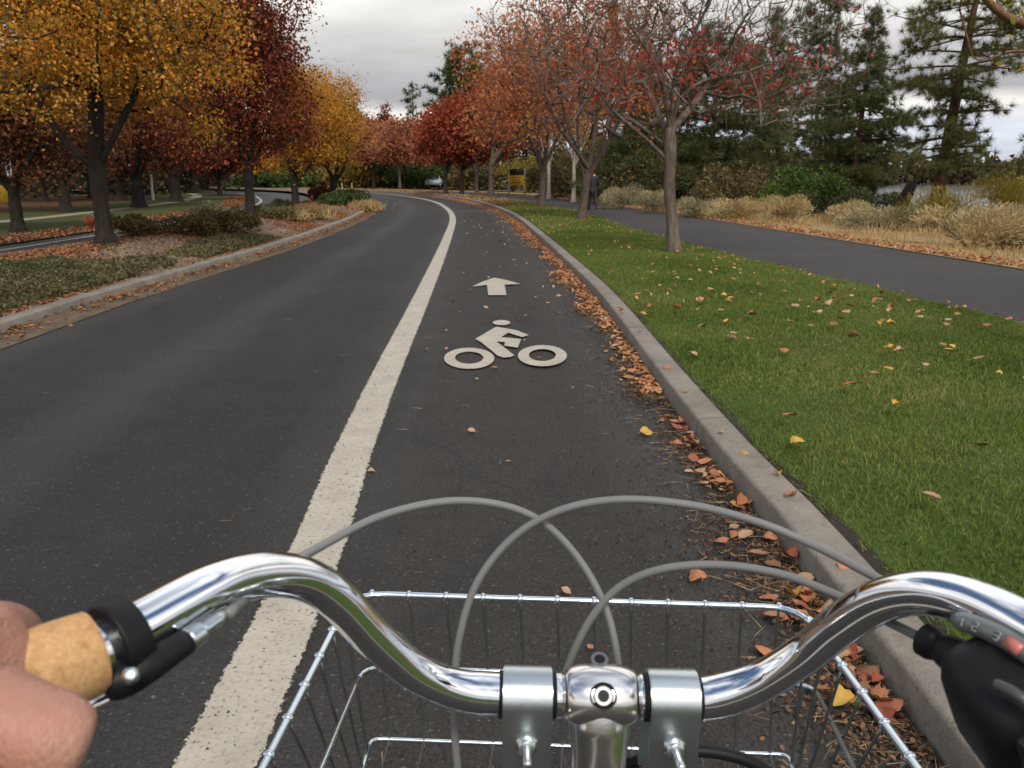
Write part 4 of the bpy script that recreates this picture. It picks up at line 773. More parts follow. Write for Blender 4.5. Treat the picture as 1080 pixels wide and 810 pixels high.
# the leaves one can count, each its own object
lm = {}
for nm, c in [('orange', (.50, .20, .085)), ('rust red', (.34, .075, .045)), ('yellow', (.60, .38, .07)), ('pale tan', (.50, .33, .20)), ('brown', (.17, .085, .045))]:
    t = NT(nm + ' fallen leaf'); f = t.noise(t.obco(), 40, 4); cc = t.mix(f, tuple(x * .55 for x in c), tuple(min(1, x * 1.25) for x in c)); orn = t.n('ShaderNodeObjectInfo').outputs['Random']; cc = t.mix(t.math('MULTIPLY', orn, .7), cc, (.24, .12, .06)); vn = t.n('ShaderNodeSeparateXYZ', {0: t.obco()}); ay = t.math('ABSOLUTE', vn.outputs[1]); sv = t.math('ABSOLUTE', t.math('SUBTRACT', t.math('FRACT', t.math('MULTIPLY', t.math('SUBTRACT', vn.outputs[0], t.math('MULTIPLY', ay, .8)), 130.0)), .5)); vein = t.math('MAXIMUM', t.ramp(ay, [(.0006, 1), (.0014, 0)]), t.math('MULTIPLY', t.ramp(sv, [(.06, 1), (.16, 0)]), .5)); cc = t.mix(t.math('MULTIPLY', vein, .45), cc, tuple(x * .5 for x in c)); lm[nm] = t.done(t.bsdf(color=cc, rough=.6, spec=.3))
def fine_leaf(g_, size, curl):
    t_ = np.linspace(0, 1, 11); a = g_.uniform(.36, .50) * size; sk = g_.uniform(.75, 1.15); wv = np.sin(np.pi * t_ ** sk) ** .8 * a * (1 + .10 * np.sin(t_ * 23 + g_.uniform(0, 6)) * (t_ > .1))
    rows = []
    for q_, tq in enumerate(t_):
        for x in (-1, -.5, 0, .5, 1):
            z = (abs(x) ** 1.6) * wv[q_] * curl * (.7 + .5 * g_.uniform()) + curl * .5 * size * (tq - .45) ** 2 + .03 * size * math.sin(5 * tq + 2 * x)
            rows.append((size * (tq - .5), x * wv[q_] * (1 - .25 * abs(curl)), z))
    i = np.arange(10)[:, None] * 5; j = np.arange(4)[None]
    stem = tube(np.array([[-.5, 0, .005], [-.72, .03, .03], [-.9, .10, .02]]) * size, .012 * size, 4)
    return [(np.array(rows), np.stack([i + j, i + j + 1, i + 6 + j, i + 5 + j], -1).reshape(-1, 4)), stem]
LM = {}
for nm in lm:
    for v in range(4):
        g_ = np.random.default_rng(v + 40); me = mk_mesh('fallen_leaf', fine_leaf(g_, .066, [.35, .9, .15, -.5][v]), True); me.materials.append(lm[nm]); LM[nm, v] = me
def put_leaf(c, s, o, z, where, sc=1.0):
    me = LM[c, int(rg.integers(0, 4))]; ob = bpy.data.objects.new('fallen_leaf', me); COL.objects.link(ob); x, y = so_xy(s, o); ob.location = (x, y, z); ob.rotation_euler = (rg.normal(0, .2), rg.normal(0, .2), rg.uniform(0, 6.28)); ob.scale = (sc,) * 3
    tag(ob, f'fallen {c} leaf lying {where}', 'leaf', f'{c} leaves lying {where}')
for _ in range(120):
    s = 2.0 + 7.5 * rg.uniform() ** .9; o = KR(s) + .22 + (PL(s) - KR(s) - .3) * rg.uniform() ** .9; put_leaf(rg.choice(['yellow', 'orange', 'pale tan', 'rust red', 'brown'], p=[.42, .2, .18, .10, .10]), s, o, float(lawn_z(s, o)) + .076, 'in the grass of the right lawn', rg.uniform(.85, 1.55))
for _ in range(170):
    s = 1.9 + 6.0 * rg.uniform() ** 1.5; 
    if clump(s, 1) < rg.uniform(0, .8): continue
    o = KR(s) - .02 - abs(rg.normal(0, .13)); put_leaf(rg.choice(['orange', 'pale tan', 'rust red', 'brown', 'yellow'], p=[.45, .22, .18, .1, .05]), s, o, float(road_z(s, o)) + .02 + rg.uniform(0, .03), 'in the gutter along the right kerb', rg.uniform(.7, 1.35))
for _ in range(14):
    s = rg.uniform(2, 9); put_leaf(rg.choice(['orange', 'rust red', 'yellow']), s, KR(s) + rg.uniform(.04, .15), .142, 'on top of the right kerb', rg.uniform(.6, 1))
for _ in range(16):
    s = rg.uniform(2.2, 9); put_leaf(rg.choice(['orange', 'pale tan']), s, rg.uniform(.1, 1.5), .042, 'on the bare asphalt of the bike lane', rg.uniform(.4, .8))

# ------------------------------------------------------------------ signs, cars, small things
M['white'] = plain('white painted wood', (.68, .66, .62), .5); M['sign_y'] = plain('yellow sign board', (.86, .52, .05), .5, scale=5); M['sign_dark'] = plain('dark sign board', (.03, .035, .045), .4); M['ink'] = plain('dark lettering', (.06, .045, .02), .5)
M['post'] = plain('weathered post', (.36, .30, .16), .7)
def sign(loc, rz, w_, label):
    o = thing('notice_sign', label, 'sign', loc, 'yellow notice signs', rz)
    for sx in (-1, 1): obj('post', [box((sx * w_ / 2, 0, .95), (.11, .1, 1.9))], M['white'], o)
    p = obj('panel', [box((0, -.07, 1.05), (w_ - .06, .04, .72))], M['sign_y'], o)
    obj('upper_panel', [box((0, -.07, 1.66), (w_ - .12, .04, .42))], M['sign_dark'], o)
    rows = [box((-w_ * .05, -.093, 1.27 - .13 * k), (w_ * (.62 - .1 * (k % 2)), .004, .045)) for k in range(4)]
    obj('lettering', rows, M['ink'], p)
    return o
b = gp(545, 205.5, .1); sign((b[0], b[1], .08), .15, 1.15, 'yellow notice sign with dark upper panel, at the bend beyond the right lawn')
b = gp(11, 238, .06); sign((b[0] - .40, b[1], .05), -.3, 1.5, 'yellow notice sign on white posts, cut by the left edge')
b = gp(95, 238, .06); bm = bmesh.new(); bmesh.ops.create_cone(bm, cap_ends=True, segments=20, radius1=.115, radius2=.145, depth=.24, matrix=Matrix.Translation((0, 0, .12))); 
bmesh.ops.delete(bm, geom=[f for f in bm.faces if f.normal.z > .9], context='FACES_ONLY'); bmesh.ops.solidify(bm, geom=bm.faces[:], thickness=.012)
o = thing('bucket', 'small orange red bucket on the left lawn beside the amber tree trunk', 'bucket', b); M['redor'] = plain('orange red plastic', (.62, .09, .03), .45); bm_obj('pail', bm, M['redor'], o, True)
th = np.linspace(0, np.pi, 14); obj('handle', [tube(np.column_stack([.147 * np.cos(th), np.zeros(14), .23 + .10 * np.sin(th)]), .006, 6)], M['white'], o, True)
# marker posts along the far bend
for k, (u, y, lab) in enumerate([(369, 86, 'pale marker post at the tip of the median, left of its twin'), (379, 88, 'pale marker post at the tip of the median, nearer the road'), (178, 50, 'white post between two thick trunks in the park')]):
    x = (u - 540) / F * y * 1.02; bm = rounded_box_bm((0, 0, .35 if k < 2 else .75), (.12, .12, .7 if k < 2 else 1.5), .03); tag(bm_obj('marker_post', bm, M['white'] if k > 1 else M['post']), lab, 'post', 'pale marker posts').location = (x, y, .05)
def car(label, loc, rz, paint):
    o = thing('parked_car', label, 'car', loc, 'cars parked beyond the bend', rz); prof = [(-2.1, .35), (-2.15, .75), (-1.9, .95), (-1.35, 1.0), (-.75, 1.42), (.7, 1.45), (1.35, 1.0), (2.05, .88), (2.2, .6), (2.15, .35)]
    bm = bmesh.new(); a = [bm.verts.new((x, -.85 if z < 1.05 else -.68, z)) for x, z in prof]; c = [bm.verts.new((x, .85 if z < 1.05 else .68, z)) for x, z in prof]
    bm.faces.new(a[::-1]); bm.faces.new(c)
    for k in range(len(a)): q = (k + 1) % len(a); bm.faces.new([a[k], a[q], c[q], c[k]])
    bmesh.ops.recalc_face_normals(bm, faces=bm.faces); bmesh.ops.bevel(bm, geom=bm.edges[:], offset=.05, segments=2, affect='EDGES'); bm_obj('body', bm, paint, o, True)
    for sgn in (-1, 1):
        sl = np.array([[-1.2, sgn * .80, 1.05], [1.15, sgn * .80, 1.05], [.68, sgn * .705, 1.38], [-.72, sgn * .705, 1.36]]); ex = np.array([0, sgn * .02, 0])
        obj('window', [(np.vstack([sl, sl + ex]), np.array([[0, 1, 2, 3], [4, 5, 6, 7], [0, 1, 5, 4], [1, 2, 6, 5], [2, 3, 7, 6], [3, 0, 4, 7]]))], M['glass'], o)
        for x in (-1.3, 1.35):
            t_ = tube([[x, sgn * .70, .33], [x, sgn * .9, .33]], .33, 18); wh = obj('wheel', [t_], M['rubber'], o); obj('rim', [tube([[x, sgn * .86, .33], [x, sgn * .908, .33]], .2, 14)], M['white'], wh)
        obj('headlight', [box((2.14, sgn * .6, .72), (.1, .3, .13))], M['white'], o)
    for xa, za, xb, zb in ((-1.33, 1.03, -.79, 1.40), (1.33, 1.03, .75, 1.42)):
        e = .03 * (-1 if xa < 0 else 1); V = np.array([[xa, -.7, za], [xa, .7, za], [xb, .6, zb], [xb, -.6, zb]]); obj('windscreen', [(np.vstack([V, V + [e, 0, .02]]), np.array([[0, 1, 2, 3], [4, 5, 6, 7], [0, 1, 5, 4], [1, 2, 6, 5], [2, 3, 7, 6], [3, 0, 4, 7]]))], M['glass'], o)
M['glass'] = plain('car glass', (.03, .035, .04), .08); M['rubber'] = plain('black rubber', (.02, .02, .021), .6); 
y = 104; car('silver grey car parked beyond the red trees', ((463 - 540) / F * y * 1.02, y, .0), 1.45, plain('silver car paint', (.42, .46, .48), .25, coat=.5))
y = 96; car('pale cream car parked behind the orange red tree', ((527 - 540) / F * y * 1.02, y, .0), 1.2, plain('cream car paint', (.46, .42, .32), .3, coat=.5))

# ------------------------------------------------------------------ people
def skin_obj(name, verts, edges, radii, mat, parent=None, sub=2, root=0):
    me = bpy.data.meshes.new(name); me.from_pydata([tuple(v) for v in verts], edges, []); o = link(name, me, mat, parent)
    m = o.modifiers.new('Skin', 'SKIN'); m.use_smooth_shade = True; m.branch_smoothing = .6
    ly = me.skin_vertices[0].data if me.skin_vertices else None
    for i, r_ in enumerate(radii):
        ly[i].radius = (r_, r_) if not isinstance(r_, tuple) else r_; ly[i].use_root = (i == root)
    sb = o.modifiers.new('Subdivision', 'SUBSURF'); sb.levels = sub; sb.render_levels = sub
    return o
t = NT('skin'); co = t.obco(); n = t.noise(co, 22, 4); n2 = t.noise(co, 260, 3, .7)
c = t.mix(t.ramp(n, [(.3, 0), (.7, 1)]), (.32, .155, .108), (.43, .235, .172)); wr = t.n('ShaderNodeTexVoronoi', {'Vector': t.n('ShaderNodeMapping', {'Vector': co, 'Scale': (1.6, .8, .8)}).outputs[0], 'Scale': 330.0}, feature='DISTANCE_TO_EDGE').outputs[0]; fold = t.noise(t.n('ShaderNodeMapping', {'Vector': co, 'Scale': (2.6, .7, .7)}).outputs[0], 60, 4, .6); red = t.noise(co, 38, 3); c = t.mix(t.math('MULTIPLY', t.ramp(red, [(.45, 0), (.7, 1)]), .28), c, (.40, .14, .10)); c = t.mix(t.math('MULTIPLY', t.ramp(n2, [(.5, 0), (.75, 1)]), .25), c, (.50, .28, .22))
M['skin'] = t.done(t.bsdf(color=c, rough=.5, spec=.35, sss=.12, normal=t.bump(t.math('ADD', t.math('MULTIPLY', fold, 2.2), t.math('ADD', t.math('MULTIPLY', n2, .5), wr)), .45, .0016), **{'Subsurface Radius': (.01, .004, .002), 'Subsurface Scale': .6}))
M['jacket'] = plain('dark navy jacket', (.012, .014, .022), .75); M['trousers'] = plain('dark trousers', (.016, .016, .02), .8); M['hair'] = plain('dark hair', (.012, .010, .009), .6)
pw = gp(625, 221.5, .07); pw[2] = .07
o = thing('person', 'person in dark jacket and trousers walking away on the right path', 'person', pw, rz=.25)
hv = [(0, 0, .90), (0, .01, 1.12), (0, .02, 1.36), (0, .02, 1.47), (0, .03, 1.57), (0, .04, 1.66), (-.10, .02, .86), (-.10, .12, .48), (-.10, .16, .09), (-.10, .28, .05), (.10, -.02, .86), (.10, -.06, .48), (.10, -.24, .13), (.10, -.16, .05),
      (-.20, .02, 1.38), (-.25, -.06, 1.10), (-.23, .06, .88), (-.23, .10, .80), (.20, .02, 1.38), (.25, .02, 1.10), (.24, .16, .93), (.24, .21, .87)]
he = [(0, 1), (1, 2), (2, 3), (3, 4), (4, 5), (0, 6), (6, 7), (7, 8), (8, 9), (0, 10), (10, 11), (11, 12), (12, 13), (2, 14), (14, 15), (15, 16), (16, 17), (2, 18), (18, 19), (19, 20), (20, 21)]
skin_obj('body', hv, he, [.12, .12, .12, .055, .085, .07, .085, .06, .045, .035, .085, .06, .045, .035, .06, .045, .035, .03, .06, .045, .035, .03], M['skin'], o)
jv = [hv[0], hv[1], hv[2], (0, .02, 1.50), hv[14], hv[15], (-.23, .05, .90), hv[18], hv[19], (.24, .14, .95), (0, .01, .80)]
skin_obj('jacket', jv, [(0, 1), (1, 2), (2, 3), (2, 4), (4, 5), (5, 6), (2, 7), (7, 8), (8, 9), (0, 10)], [.15, .155, .155, .085, .085, .066, .055, .085, .066, .055, .155], M['jacket'], o)
skin_obj('trousers', [hv[0], hv[6], hv[7], (-.10, .165, .06), hv[10], hv[11], (.10, -.24, .10)], [(0, 1), (1, 2), (2, 3), (0, 4), (4, 5), (5, 6)], [.135, .105, .08, .068, .105, .08, .068], M['trousers'], o)
skin_obj('shoe', [(-.10, .15, .08), (-.10, .27, .055), (-.10, .31, .05)], [(0, 1), (1, 2)], [.058, .05, .04], M['rubber'], o); skin_obj('shoe', [(.10, -.25, .13), (.10, -.15, .065), (.10, -.11, .05)], [(0, 1), (1, 2)], [.058, .05, .04], M['rubber'], o)
skin_obj('hair', [(0, .00, 1.50), (0, .01, 1.60), (0, .03, 1.70)], [(0, 1), (1, 2)], [.085, .112, .095], M['hair'], o)

# ------------------------------------------------------------------ the bicycle
def metal(name, color, rough, var=.02, bump=0):
    t = NT(name); n = t.noise(t.obco(), 35, 5, .65); rr = t.math('MULTIPLY_ADD', n, var * 2, rough - var); c = t.mix(n, tuple(x * .93 for x in color), color); kw = {}
    if bump: kw['normal'] = t.bump(t.noise(t.obco(), 300, 3), bump, .0006)
    return t.done(t.bsdf(color=c, metal=1.0, rough=rr, **kw))
M['chrome'] = metal('chrome', (.80, .82, .86), .06, .03); M['alloy'] = metal('polished alloy', (.80, .78, .76), .20, .07, .10); M['zinc'] = metal('zinc plated steel', (.55, .60, .61), .30, .08, .15); M['wire'] = metal('galvanised wire', (.62, .70, .76), .22, .06)
M['steel'] = metal('dark bolt steel', (.26, .26, .265), .38); M['cable'] = plain('grey cable housing', (.17, .17, .165), .38); M['blackp'] = plain('black plastic', (.007, .007, .008), .5, spec=.25); M['frame'] = plain('black frame enamel', (.02, .02, .025), .2, coat=.8)  # the black plastic also paints the shade in bolt sockets and seat recess
t = NT('cork'); co = t.obco(); v = t.n('ShaderNodeTexVoronoi', {'Vector': co, 'Scale': 620.0}).outputs['Color']; n = t.noise(co, 150, 5, .7); vr = t.n('ShaderNodeSeparateColor', {0: v}).outputs[0]
c = t.mix(vr, (.50, .285, .125), (.62, .38, .18)); c = t.mix(t.ramp(n, [(.30, .75), (.45, 0)]), c, (.26, .12, .045)); c = t.mix(t.ramp(t.noise(co, 45, 4), [(.4, 0), (.7, .35)]), c, (.44, .21, .08))
M['cork'] = t.done(t.bsdf(color=c, rough=.75, spec=.25, normal=t.bump(n, .35, .001)))
centre = pd(635, 735, .50)
bike = thing('bicycle', 'city bicycle seen from the saddle, chrome handlebar, cork grip and wire basket', 'bicycle', (float(centre[0]), float(centre[1]) - .1, 0)); BO = np.array(bike.location)
def loc(parts): return [(np.asarray(p[0]) - BO, *p[1:]) for p in parts]
def path3(pts, n=10): return catmull([pd(*p) for p in pts], n)
bar_pts = [(-130, 778, .258), (-40, 742, .278), (40, 712, .298), (108, 684, .318), (150, 660, .333), (215, 624, .362), (258, 609, .387), (295, 606, .408), (327, 613, .425), (358, 634, .440), (396, 674, .458), (438, 709, .475), (482, 727, .488), (530, 732, .497), (585, 734, .50), (635, 735, .50), (685, 736, .50),
           (740, 737, .497), (795, 722, .486), (848, 690, .470), (888, 658, .450), (928, 634, .430), (972, 625, .408), (1022, 634, .385), (1080, 660, .358), (1150, 700, .33), (1230, 745, .30)]
bp = path3(bar_pts, 12); x_ = np.linalg.norm(bp - centre, axis=1); br = np.interp(x_, [0, .075, .10, 1], [.0127, .0127, .0111, .0111])
obj('handlebar', loc([tube(bp, br, 32)]), M['chrome'], bike, True)
gpth = path3([(-135, 780, .257), (-40, 742, .278), (40, 711, .298), (86, 693, .312), (101, 687, .316)], 8); tt = np.linspace(0, 1, len(gpth))
gr = .0158 + .0009 * np.sin(np.pi * tt); gr[-3:] = [.0162, .0158, .0145]; gr[-1] = .0120
obj('grip', loc([tube(gpth, gr, 36)]), M['cork'], bike, True)
gp2 = path3([(1170, 711, .323), (1200, 728, .312), (1235, 748, .299)], 8); obj('grip', loc([tube(gp2, .0162, 30)]), M['cork'], bike, True)
# brake lever bracket on the left
bl = path3([(112, 682, .3195), (120, 678, .322), (132, 671, .327), (141, 666, .330)], 4)
lev = obj('brake_lever', loc([tube(bl, np.interp(np.arange(len(bl)), [0, 1, len(bl) - 2, len(bl) - 1], [.0150, .0168, .0168, .0150]), 30)]), M['blackp'], bike, True)
lp = path3([(112, 719, .314), (132, 716, .316), (160, 700, .322), (196, 677, .336)], 5); obj('cable_stop', loc([tube(lp, np.interp(np.arange(len(lp)), [0, 2, 10, 15], [.0050, .0074, .0066, .0054]), 16)]), M['blackp'], lev, True)
lp = path3([(198, 676, .3365), (207, 670, .340), (212, 667, .342)], 3); lp2 = path3([(211, 667, .342), (235, 650, .352)], 4)
obj('barrel_adjuster', loc([tube(lp, .0048, 12), tube(lp2, .0030, 10)]), M['zinc'], lev, True)
sc_ = pd(139, 713, .306); nrm = np.array([.1, -.75, .6]); nrm /= np.linalg.norm(nrm); obj('clamp_screw', loc([lathe(sc_, nrm, [(0, .0030), (.003, .0030), (.0038, .0022), (.0038, .0010)], 14)]), M['zinc'], lev, True)
lv = path3([(128, 728, .345), (98, 742, .338), (60, 762, .322), (-20, 790, .30), (-110, 830, .275)], 6); obj('lever_blade', loc([tube(lv, np.interp(np.linspace(0, 1, len(lv)), [0, .15, 1], [.003, .0042, .004]), 10, squash=.7)]), M['alloy'], lev, True)
# stem
ax = pd(685, 736, .50) - pd(585, 734, .50); ax /= np.linalg.norm(ax); fwd = np.array([0, 1., 0]); fwd -= ax * fwd.dot(ax); fwd /= np.linalg.norm(fwd); upv = np.cross(ax, fwd)
cst = pd(633, 734, .50); hx = np.linspace(-.0225, .0225, 17); hr = .0188 - .0042 * (np.abs(hx) / .0225) ** 3; hr[0] = hr[-1] = .0138
stem_parts = [tube(cst + ax * hx[:, None], hr, 32)]
nk = catmull([cst - upv * .002, cst - fwd * .003 - upv * .016, cst - fwd * .007 - upv * .04, cst - fwd * .008 - upv * .085, cst - fwd * .005 - upv * .16], 8)
stem_parts.append(tube(nk, np.interp(np.linspace(0, 1, len(nk)), [0, .25, .5, 1], [.0178, .0192, .0166, .0150]), 28))
stem = obj('stem', loc(stem_parts), M['alloy'], bike, True)
def bolt(c, d, r_, hgt, parent, mat=None):
    ob = obj('bolt', loc([lathe(c, d, [(0, r_), (hgt * .8, r_), (hgt, r_ * .88), (hgt, r_ * .56)], 28)]), mat or M['steel'], parent, False)
    obj('hex_socket', loc([lathe(np.asarray(c, float), d, [(hgt * .6, r_ * .55), (hgt * 1.003, r_ * .55)], 6)]), M['frame'], ob) if False else None
    d = np.asarray(d, float); d = d / np.linalg.norm(d)
    ob.data.materials.append(M['blackp']); me = ob.data  # flat end cap coloured black as the shade inside the socket
    k = len(me.polygons); 
    for p in me.polygons:
        if p.index >= k - 28: p.material_index = 1
        p.use_smooth = p.index < 28
    return ob
vd = -np.array([0, cp_ * .93, -.36]); vd = np.array([0, -.82, .57]); bc = cst + vd * .0188
seat = obj('bolt_seat', loc([lathe(bc - vd * .004, vd, [(0, .0084), (.0038, .0082), (.0043, .0076), (.0043, .0072), (.0036, .0068)], 32)]), M['alloy'], stem, True); seat.data.materials.append(M['blackp'])
for p in seat.data.polygons: p.material_index = 1 if p.index >= 64 else 0  # inner wall and cap painted black as the shadow in the recess
bolt(bc - vd * .0026, vd, .0060, .0034, stem); bolt(cst + fwd * .013 + upv * .010, np.array([0, -.35, 1.]), .0060, .0095, stem)
for e in (-1, 1):
    obj('bar_sleeve', loc([tube(cst + ax * (np.array([.0225, .024, .034, .0355]) * e)[:, None], [.0128, .0136, .0136, .0128], 28)]), M['chrome'], stem, True)
# basket hangers bent over the bar
def hanger(u, v):
    c = pd(u, v, .497); wd = .0146; prof = []; Ro, Ri = .0172, .0140
    a = np.linspace(0, np.pi, 15); outer = [(-Ro, -.075), (-Ro, -.03)] + [(-Ro * math.cos(x), Ro * math.sin(x)) for x in a] + [(Ro, -.03), (Ro, -.060)]
    inner = [(-Ri, -.075), (-Ri, -.03)] + [(-Ri * math.cos(x), Ri * math.sin(x)) for x in a] + [(Ri, -.03), (Ri, -.060)]
    fw = np.array([0, 1, 0.]); fw -= ax * fw.dot(ax); fw /= np.linalg.norm(fw); uu = np.cross(ax, fw); n = len(outer); V = []
    for sgn in (-1, 1):
        V += [c + ax * wd * sgn + fw * y_ + uu * z_ for y_, z_ in outer]; V += [c + ax * wd * sgn + fw * y_ + uu * z_ for y_, z_ in inner]
    V = np.array(V); Fq = []
    for k in range(n - 1):
        Fq += [[k, k + 1, 2 * n + k + 1, 2 * n + k], [n + k + 1, n + k, 3 * n + k, 3 * n + k + 1], [k + 1, k, n + k, n + k + 1], [2 * n + k, 2 * n + k + 1, 3 * n + k + 1, 3 * n + k]]
    for k in (0, n - 1): Fq.append([k, 2 * n + k, 3 * n + k, n + k])
    bm = bmesh.new(); vs_ = [bm.verts.new(tuple(p - BO)) for p in V]; 
    for f in Fq: bm.faces.new([vs_[k] for k in f])
    bmesh.ops.recalc_face_normals(bm, faces=bm.faces); bmesh.ops.bevel(bm, geom=[e for e in bm.edges if len(e.link_faces) == 2 and e.calc_face_angle(0) > .7], offset=.0006, segments=2, affect='EDGES')
    h = bm_obj('basket_hanger', bm, M['zinc'], bike, True); h.data.set_sharp_from_angle(angle=R(40))
    p = c - fw * Ro - uu * .0215; d = np.array([0, -.9, .12]); d /= np.linalg.norm(d)
    obj('bolt', loc([lathe(p, d, [(0, .0070), (.0014, .0070), (.0015, .0055), (.0055, .0055), (.0058, .0048)], 6), lathe(p, d, [(0, .0026), (.021, .0026), (.022, .0020)], 14)]), M['zinc'], h, False)
    obj('liner', loc([tube(c + ax * np.array([-.0175, -.0165, .0165, .0175])[:, None], [.0128, .0139, .0139, .0128], 24)]), M['blackp'], h, True)
hanger(556, 733); hanger(708, 736)
# cables
def cable(pts, r_=.00255): return obj('cable', loc([tube(path3(pts, 10), r_, 12)]), M['cable'], bike, True)
cable([(240, 648, .355), (285, 608, .42), (330, 581, .47), (400, 545, .51), (470, 529, .53), (530, 533, .54), (575, 553, .545), (612, 592, .545), (638, 640, .54), (650, 688, .535), (655, 740, .54), (660, 830, .56)])
cable([(486, 840, .545), (480, 780, .54), (479, 735, .54), (484, 675, .54), (503, 615, .54), (541, 567, .54), (592, 538, .535), (655, 527, .53), (730, 533, .52), (800, 551, .505), (860, 576, .49), (920, 607, .465), (985, 640, .44), (1060, 690, .41), (1120, 740, .38)])
cable([(586, 740, .54), (604, 690, .535), (625, 650, .53), (655, 618, .525), (700, 600, .515), (760, 596, .505), (825, 606, .49), (885, 629, .465), (940, 657, .43), (972, 673, .405)])
blk = obj('cable', loc([tube(path3([(650, 812, .55), (690, 797, .55), (740, 792, .55), (790, 803, .55), (830, 830, .55)], 8), .0042, 12)]), M['blackp'], bike, True)
# gear shifter on the right
sh = rounded_box_bm((0, 0, 0), (.072, .050, .064), .015, None, 4); cs = pd(1102, 735, .358); Rm = Matrix.Rotation(R(-28), 4, 'Y') @ Matrix.Rotation(R(18), 4, 'X'); bmesh.ops.transform(sh, matrix=Matrix.Translation(Vector(cs - BO)) @ Rm, verts=sh.verts)
shf = bm_obj('gear_shifter', sh, M['blackp'], bike, True)
pl_ = rounded_box_bm((-.002, -.0245, .006), (.050, .008, .036), .0035, None, 3); bmesh.ops.transform(pl_, matrix=Matrix.Translation(Vector(cs - BO)) @ Rm, verts=pl_.verts); bm_obj('cover_plate', pl_, plain('satin black plastic', (.014, .014, .015), .34, spec=.35), shf, True)
rv = np.array(Rm.to_3x3()); sc9 = cs + rv @ np.array([-.020, -.0285, .014]); obj('cover_screw', loc([lathe(sc9, rv @ np.array([0, -1., 0]), [(0, .0028), (.0012, .0027), (.0016, .0020), (.0016, .0012), (.0006, .0010)], 14)]), M['steel'], shf)
bp_ = path3([(968, 671, .4055), (976, 675, .402), (990, 683, .396), (1004, 690, .389), (1030, 702, .378)], 5)
obj('barrel_adjuster', loc([tube(bp_, np.interp(np.linspace(0, 1, len(bp_)), [0, .12, .2, .42, .5, .75, 1], [.0032, .0060, .0082, .0082, .0065, .0088, .010]), 14)]), M['blackp'], shf, False)
sc1 = path3([(1004, 655, .374), (1030, 663, .363), (1058, 676, .352), (1083, 692, .342), (1110, 709, .334)], 5); k = np.array([0, -.55, .83]); 
winM = plain('clear window', (.12, .13, .128), .22); obj('gear_window', loc([tube(sc1 + k * .002, np.interp(np.linspace(0, 1, len(sc1)), [0, .08, .9, 1], [.0025, .0046, .0046, .003]), 14)]), winM, shf, True)
redM = plain('red indicator', (.50, .15, .12), .4); wM = plain('grey numerals', (.27, .28, .275), .4)
def on_win(t_, lift=.0058):
    i_ = t_ * (len(sc1) - 1); a = int(i_); p = sc1[a] + (sc1[min(a + 1, len(sc1) - 1)] - sc1[a]) * (i_ - a); T_ = sc1[min(a + 1, len(sc1) - 1)] - sc1[max(a - 1, 0)]; T_ /= np.linalg.norm(T_); N_ = pd(540, 405, 0) - p; N_ -= T_ * N_.dot(T_); N_ /= np.linalg.norm(N_); return p + N_ * lift + k * .001, T_, np.cross(N_, T_), N_
p, T_, U_, N_ = on_win(.66); obj('indicator', loc([box(p - N_ * .001, (.0072, .0052, .002), np.column_stack([T_, U_, N_]))]), redM, shf)
def numeral(segs, t_):
    p, T_, U_, N_ = on_win(t_); S_ = .82; seg = {'a': (0, .0022, .0024, .0006), 'g': (0, 0, .0024, .0006), 'd': (0, -.0022, .0024, .0006), 'b': (.0012, .0011, .0006, .0022), 'c': (.0012, -.0011, .0006, .0022), 'e': (-.0012, -.0011, .0006, .0022), 'f': (-.0012, .0011, .0006, .0022)}
    return [box(p + T_ * seg[q][0] * S_ + U_ * seg[q][1] * S_, (seg[q][2] * S_, seg[q][3] * S_, .0006 + .00005 * 'abcdefg'.index(q)), np.column_stack([T_, U_, N_])) for q in segs]
obj('numeral', loc(numeral('bc', .16)), wM, shf); obj('numeral', loc(numeral('abged', .30)), wM, shf); obj('numeral', loc(numeral('abgcd', .50)), wM, shf)
bpts = path3([(1050, 722, .333), (1068, 730, .327), (1088, 746, .323), (1110, 775, .322)], 6); obj('shift_lever', loc([tube(bpts, .0026, 10)]), plain('dark grey lever', (.05, .05, .05), .35), shf, True)
# wire basket
ba = thing('basket', None, None, (0, 0, 0)); ba.parent = bike
for kx in ('label', 'category', 'group'):
    if kx in ba: del ba[kx]
TL, TR, NR, NL = pd(371, 626, .80), pd(843, 641, .80), pd(976, 822, .562), pd(271, 822, .562)
NL2, NR2 = NL + (NL - TL) * .15, NR + (NR - TR) * .15
def ring(a, b, c, d, rad=.03, n=6):
    out = []
    P_ = [a, b, c, d]
    for i in range(4):
        p, q0, q1 = P_[i], P_[i - 1], P_[(i + 1) % 4]; u0 = (q0 - p) / np.linalg.norm(q0 - p); u1 = (q1 - p) / np.linalg.norm(q1 - p)
        for t in np.linspace(0, 1, n): out.append((1 - t) ** 2 * (p + u0 * rad) + 2 * t * (1 - t) * p + t * t * (p + u1 * rad))
    return np.array(out + [out[0]])
def sweep(P_, r_, seg=8):
    out = []
    for a, b in zip(P_[:-1], P_[1:]): 
        m = max(2, int(np.linalg.norm(b - a) / .02)); out += [a + (b - a) * t for t in np.linspace(0, 1, m, endpoint=False)]
    return tube(np.array(out + [P_[-1]]), r_, seg)
A1, A2 = pd(384, 702, .81), pd(858, 722, .81); A4 = pd(335, 820, .60) ; A3 = pd(905, 820, .60); A4 = A4 + (A4 - A1) * .1; A3 = A3 + (A3 - A2) * .1
obj('middle_ring', loc([sweep(ring(A1, A2, A3, A4, .03), .0021, 8)]), M['wire'], ba, True)
B1, B2 = pd(391, 779, .823), pd(832, 796, .823); B3 = B2 + (A3 - A2) * .95 + [0, 0, -.02]; B4 = B1 + (A4 - A1) * .95 + [0, 0, -.02]
obj('bottom_ring', loc([sweep(ring(B1, B2, B3, B4, .012, 4), .0021, 8)]), M['wire'], ba, True)
wr, wraps = [], []
